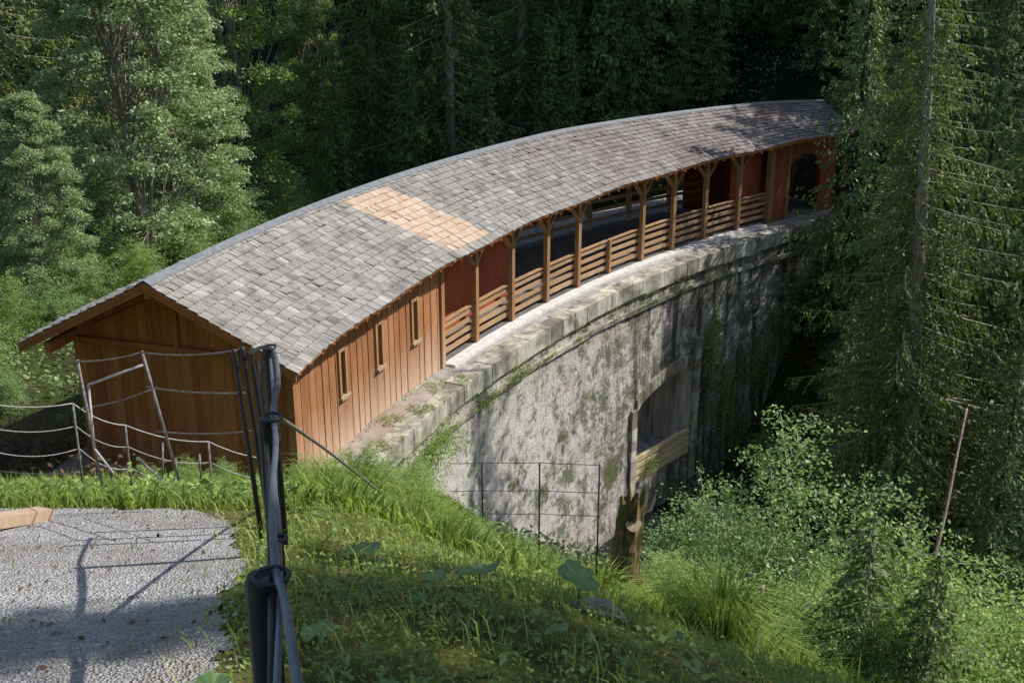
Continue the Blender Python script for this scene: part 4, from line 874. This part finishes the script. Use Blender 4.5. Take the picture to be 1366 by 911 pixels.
# ------------------------------------------------------------------ butterbur plants
def butterbur(x, d, size, seed, label, nl=3, hh=.22):
    rng = np.random.default_rng(seed); c = ground_at(x, d); o = empty('butterbur_plant', c, label, 'plant')
    for k in range(nl):
        s_ = size*(1 if k == 0 else rng.uniform(.45,.8)); a = rng.uniform(0, 6.28); off = 0 if k == 0 else rng.uniform(.5,1.1)*size
        ctr = np.array((math.cos(a)*off, math.sin(a)*off, hh*rng.uniform(.7,1.1) if k == 0 else hh*rng.uniform(.3,.9))); az = rng.uniform(0, 6.28); tilt = rng.uniform(.1,.4)
        V = [(0,0,0)]; n = 28
        for ring in (.5, 1.):
            for i in range(n):
                t = 2*math.pi*i/n; rr_ = s_*.5*(1-.48*math.exp(-(min(t, 2*math.pi-t)/.34)**2))*(1+.05*math.sin(t*7)+(.03*math.sin(t*17)))*ring
                x_ = rr_*math.cos(t); y_ = rr_*math.sin(t)*1.08; z_ = s_*(.16*ring**2*(.6+.4*math.cos(3*t))-.05*ring+.02*math.sin(9*t)*ring); V.append((x_, y_, z_))
        V = np.array(V); ct, st_ = math.cos(tilt), math.sin(tilt); V = np.stack([V[:,0]*ct+V[:,2]*st_, V[:,1], -V[:,0]*st_+V[:,2]*ct], -1)
        ca, sa = math.cos(az), math.sin(az); V = np.stack([V[:,0]*ca-V[:,1]*sa, V[:,0]*sa+V[:,1]*ca, V[:,2]], -1)+ctr
        F = [(0, 1+i, 1+(i+1)%n) for i in range(n)]; F4 = [(1+i, 1+n+i, 1+n+(i+1)%n, 1+(i+1)%n) for i in range(n)]
        me = bpy.data.meshes.new('leaf'); me.from_pydata([tuple(v) for v in V], [], F+F4); me.polygons.foreach_set('use_smooth', [True]*len(me.polygons)); me.materials.append(M['butter']); me.attributes.new('tint', 'FLOAT', 'FACE').data.foreach_set('value', [1. if (i % n) % 5 == 0 else random.uniform(0,.35) for i in range(2*n)])
        lo = bpy.data.objects.new('leaf', me); C.objects.link(lo); lo.parent = o
        mb = MB(); mb.tube([(ctr[0]*.3, ctr[1]*.3, -.05), (ctr[0]*.7, ctr[1]*.7, ctr[2]*.55), tuple(ctr)], [.006,.005,.004], 5); mb.build('stalk', M['butter'], o, True)
BUS = .85
BU = [(487,745,6.9,.22,2,'big broad leaf at the upper left of the shaded mound'),(640,790,5.9,.24,3,'broad bent leaves in the middle of the shaded mound'),(772,812,5.9,.26,1,'broad leaf at the right rim of the mound above the grey rock'),
      (420,822,4.9,.12,3,'small round leaves right of the black post at mid height'),(742,858,5.0,.12,3,'small round leaves low on the right of the mound'),(318,905,4.0,.22,3,'large round leaves at the path edge left of the nearest black post'),
      (520,870,4.4,.09,3,'small leaves low on the left of the mound'),(640,885,4.2,.10,3,'small leaves at the bottom middle of the mound'),(450,890,4.0,.10,4,'cluster of small leaves at the bottom left of the mound'),(905,822,6.0,.12,2,'small leaves beyond the right rim of the mound'),(285,885,4.2,.15,3,'round leaves close to the gravel edge at the bottom'),(560,800,5.5,.09,2,'small pair of leaves in the shaded middle of the mound')]
for i, (x, y, d, s_, nl, lb) in enumerate(BU): butterbur(x, d, s_*BUS, 300+i, lb, nl, s_*.7+.04)

# ------------------------------------------------------------------ stump, rocks, timber, stems
c = np.array(at(822, 742, 15.2)); c[2] = min(c[2], gz(c[0], c[1])); top = np.array(at(838, 660, 15.2)); o = empty('tree_stump', tuple(c), 'broken mossy tree stump with pale cut top standing on the bank before the dam', 'stump')
def lumpy(mb, P, Rr, n=14, seed=1):
    rng = np.random.default_rng(seed); ph = rng.uniform(0, 6.28, 4); b = len(mb.v)
    for i, (p, r_) in enumerate(zip(P, Rr)):
        for k in range(n):
            a = 2*math.pi*k/n; q = r_*(1+.14*math.sin(2*a+ph[0]+i*.5)+.12*math.sin(3*a+ph[1]+i*.3)+.09*math.sin(6*a+i*1.7)+rng.normal()*.05); mb.v.append((p[0]+q*math.cos(a), p[1]+q*math.sin(a), p[2]))
    for i in range(len(P)-1):
        for k in range(n): mb.f.append([b+i*n+k, b+i*n+(k+1)%n, b+(i+1)*n+(k+1)%n, b+(i+1)*n+k]); mb.t.append(.5)
h = (top-c)*np.array((1.35,1,.93)); rs = np.random.default_rng(41); NN = 22; ts_ = np.linspace(-.25, 1.0, 26); V = []; jag = rs.uniform(-.01,.06,NN); jag[::6] += .06
for ti, t in enumerate(ts_):
    for k in range(NN):
        a = 2*math.pi*k/NN; R_ = np.interp(t, [-.25,0,.15,.4,.8,1], [.30,.25,.20,.17,.155,.14])*(1+.13*math.sin(2*a+.8+t*1.5)+.10*math.sin(5*a+t*2.2)+.05*math.sin(9*a+t*5)+rs.normal()*.045)
        V.append((h[0]*t+R_*math.cos(a), h[1]*t+R_*math.sin(a), h[2]*t+(jag[k]*h[2]*1.2*max(0, (t-.75)/.25)))) 
mb = MB(); nn = len(ts_); mb.v = V+[(h[0]*.97, h[1]*.97, h[2]*.93)]
for i_ in range(nn-1):
    for k in range(NN): mb.f.append([i_*NN+k, i_*NN+(k+1)%NN, (i_+1)*NN+(k+1)%NN, (i_+1)*NN+k]); mb.t.append(.5)
for k in range(NN): mb.f.append([(nn-1)*NN+k, (nn-1)*NN+(k+1)%NN, len(V)]); mb.t.append(.5)
mb.build('stem', M['bark_m'], o)
mb = MB(); cc = h*.90+np.array((.03,-.165,0)); e1 = np.array((1.,0,.1)); e2 = np.array((0,.75,.66)); mb.add([tuple(cc+(e1*math.cos(a)*.10+e2*math.sin(a)*.08)*(1+.1*math.sin(3*a))) for a in np.linspace(0, 2*math.pi, 17)[:-1]], [tuple(range(16))]); mb.build('cut_face', M['pale_wood'], o)
mb = MB(); mb.tube([h*.35, h*.42+np.array((.2,0,.02)), h*.45+np.array((.3,-.02,.05))], [.06,.045,.03], 7); mb.build('branch_stub', M['bark_m'], o, True)
def rock(x, y, d, s_, seed, label, sz=(1,1,.7)):
    rng = np.random.default_rng(seed); import bmesh
    bm = bmesh.new(); bmesh.ops.create_icosphere(bm, subdivisions=3, radius=1)
    ph = rng.uniform(0, 6, 6)
    for v in bm.verts:
        q = v.co; k = 1+.18*math.sin(3*q.x+ph[0])*math.cos(2.6*q.y+ph[1])+.12*math.sin(5*q.z+ph[2]+3*q.x)+.05*math.sin(11*q.y+ph[3]); v.co = (q.x*k*s_*sz[0], q.y*k*s_*sz[1], q.z*k*s_*sz[2])
    me = bpy.data.meshes.new('rock'); bm.to_mesh(me); bm.free(); me.materials.append(M['rock']); o = bpy.data.objects.new('rock', me); C.objects.link(o)
    g = ground_at(x, d); o.location = (g[0], g[1], g[2]+s_*.2); o.rotation_euler.z = seed; tag(o, label, 'rock'); return o
rock(792, 828, 5.9, .13, 1, 'grey rock below the broad leaf on the right rim of the mound')
rock(600, 745, 7.4, .10, 2, 'grey rock showing at the top of the shaded mound')
rock(655, 662, 21.5, .30, 3, 'rounded brownish boulder beside the left post of the ravine fence', (.8,.8,1))
rock(450, 680, 9.6, .09, 4, 'small grey stone in the sunlit grass right of the black posts')
a = np.array(at(-30, 700, 7.9)); b = np.array(at(57, 662, 8.5)); a[2] = gz(a[0], a[1])+.09; b[2] = gz(b[0], b[1])+.06
mb = MB(); mb.beam(a, b, .14, .08, .8); tag(mb.build('timber_beam', M['pale_wood']), 'pale timber beam lying at the left edge of the gravel path', 'timber')
def stem(name, P, r0, m, label, cat='tree'):
    mb = MB(); P = smooth_path(P, 5); n = len(P); mb.tube(P, [r0*(1-.6*i/n) for i in range(n)], 7); o = mb.build(name, M[m], None, True); return tag(o, label, cat)
stem('bare_sapling', [at(1016,960,9.4), at(1008,880,9.6), at(1012,830,9.7), at(1018,780,9.8)], .035, 'bark_p', 'thin crooked bare stem rising among the grasses at the bottom of the picture')
stem('bare_sapling', [at(956,850,11), at(958,790,11.1), at(955,760,11.2)], .02, 'bark_p', 'short thin bare stem left of the crooked one')
stem('bare_sapling', [at(1245,750,20), at(1262,680,20.2), at(1276,610,20.5), at(1290,545,21)], .036, 'bark_r', 'thin leaning pinkish dead trunk right of the big spruce')
stem('fallen_branch', [at(1310,860,15), at(1345,880,15), at(1380,905,15)], .05, 'bark_r', 'fallen dead branch at the bottom right corner', 'branch')
# dry brush heap left of the hut
rng = np.random.default_rng(77); Q = []; c = np.array(ground_at(35, 27.5)); n = 2600
P = c+rng.normal(size=(n,3))*np.array((1.3,.7,.28))+np.array((0,0,.35)); d = unit(rng.normal(size=(n,3))*np.array((1,1,.5))); s_ = unit(np.cross(d, np.array((0.,0,1)))); L = rng.uniform(.08,.3,(n,1))
Q = np.stack([P-d*L, P+s_*.012, P+d*L, P-s_*.012], 1); o = quads('brush_heap', Q-c, M['dry']); o.location = c; tag(o, 'heap of dry brown brushwood on the ground left of the hut', 'brushwood')
# dry weeds against the gable
P = np.array(ground_at(160, 21)); n = 900; V = P+rng.normal(size=(n,3))*np.array((.55,.2,.22))+np.array((0,0,.3)); o = quads('dry_weeds', leafquads(V, .10, rng)-P, M['dry']); o.location = P; tag(o, 'withered reddish brown weeds at the left foot of the gable', 'weeds')

# ------------------------------------------------------------------ light, sky, camera
sdir = np.array((1.0, .25, 0)); sdir /= np.linalg.norm(sdir); EL = rad(47)
w = bpy.data.worlds.new("World"); sc.world = w; w.use_nodes = True; nt = w.node_tree
sky = nt.nodes.new('ShaderNodeTexSky'); sky.sky_type = 'NISHITA'; sky.sun_disc = False; sky.sun_elevation = EL; sky.sun_rotation = math.atan2(sdir[0], sdir[1])
nt.links.new(sky.outputs[0], nt.nodes['Background'].inputs[0]); nt.nodes['Background'].inputs[1].default_value = .15
L = bpy.data.lights.new('sun', 'SUN'); L.energy = 5.0; L.angle = rad(.55); L.color = (1, .955, .88); so = bpy.data.objects.new('sun', L); C.objects.link(so)
from mathutils import Vector
so.rotation_euler = Vector((-sdir[0]*math.cos(EL), -sdir[1]*math.cos(EL), -math.sin(EL))).to_track_quat('-Z', 'Y').to_euler()
cam = bpy.data.cameras.new('camera'); co = bpy.data.objects.new('camera', cam); C.objects.link(co); sc.camera = co
co.location = (0, 0, CAMZ); co.rotation_euler = (math.pi/2-PITCH, 0, 0); cam.sensor_width = 36; cam.lens = 36*FPX/1366; cam.clip_end = 1000; cam.clip_start = .05
sc.view_settings.view_transform = 'Standard'; sc.view_settings.look = 'None'; sc.view_settings.exposure = 0
sc.cycles.max_bounces = 6; sc.cycles.diffuse_bounces = 4; sc.cycles.transparent_max_bounces = 4; sc.cycles.use_denoising = True
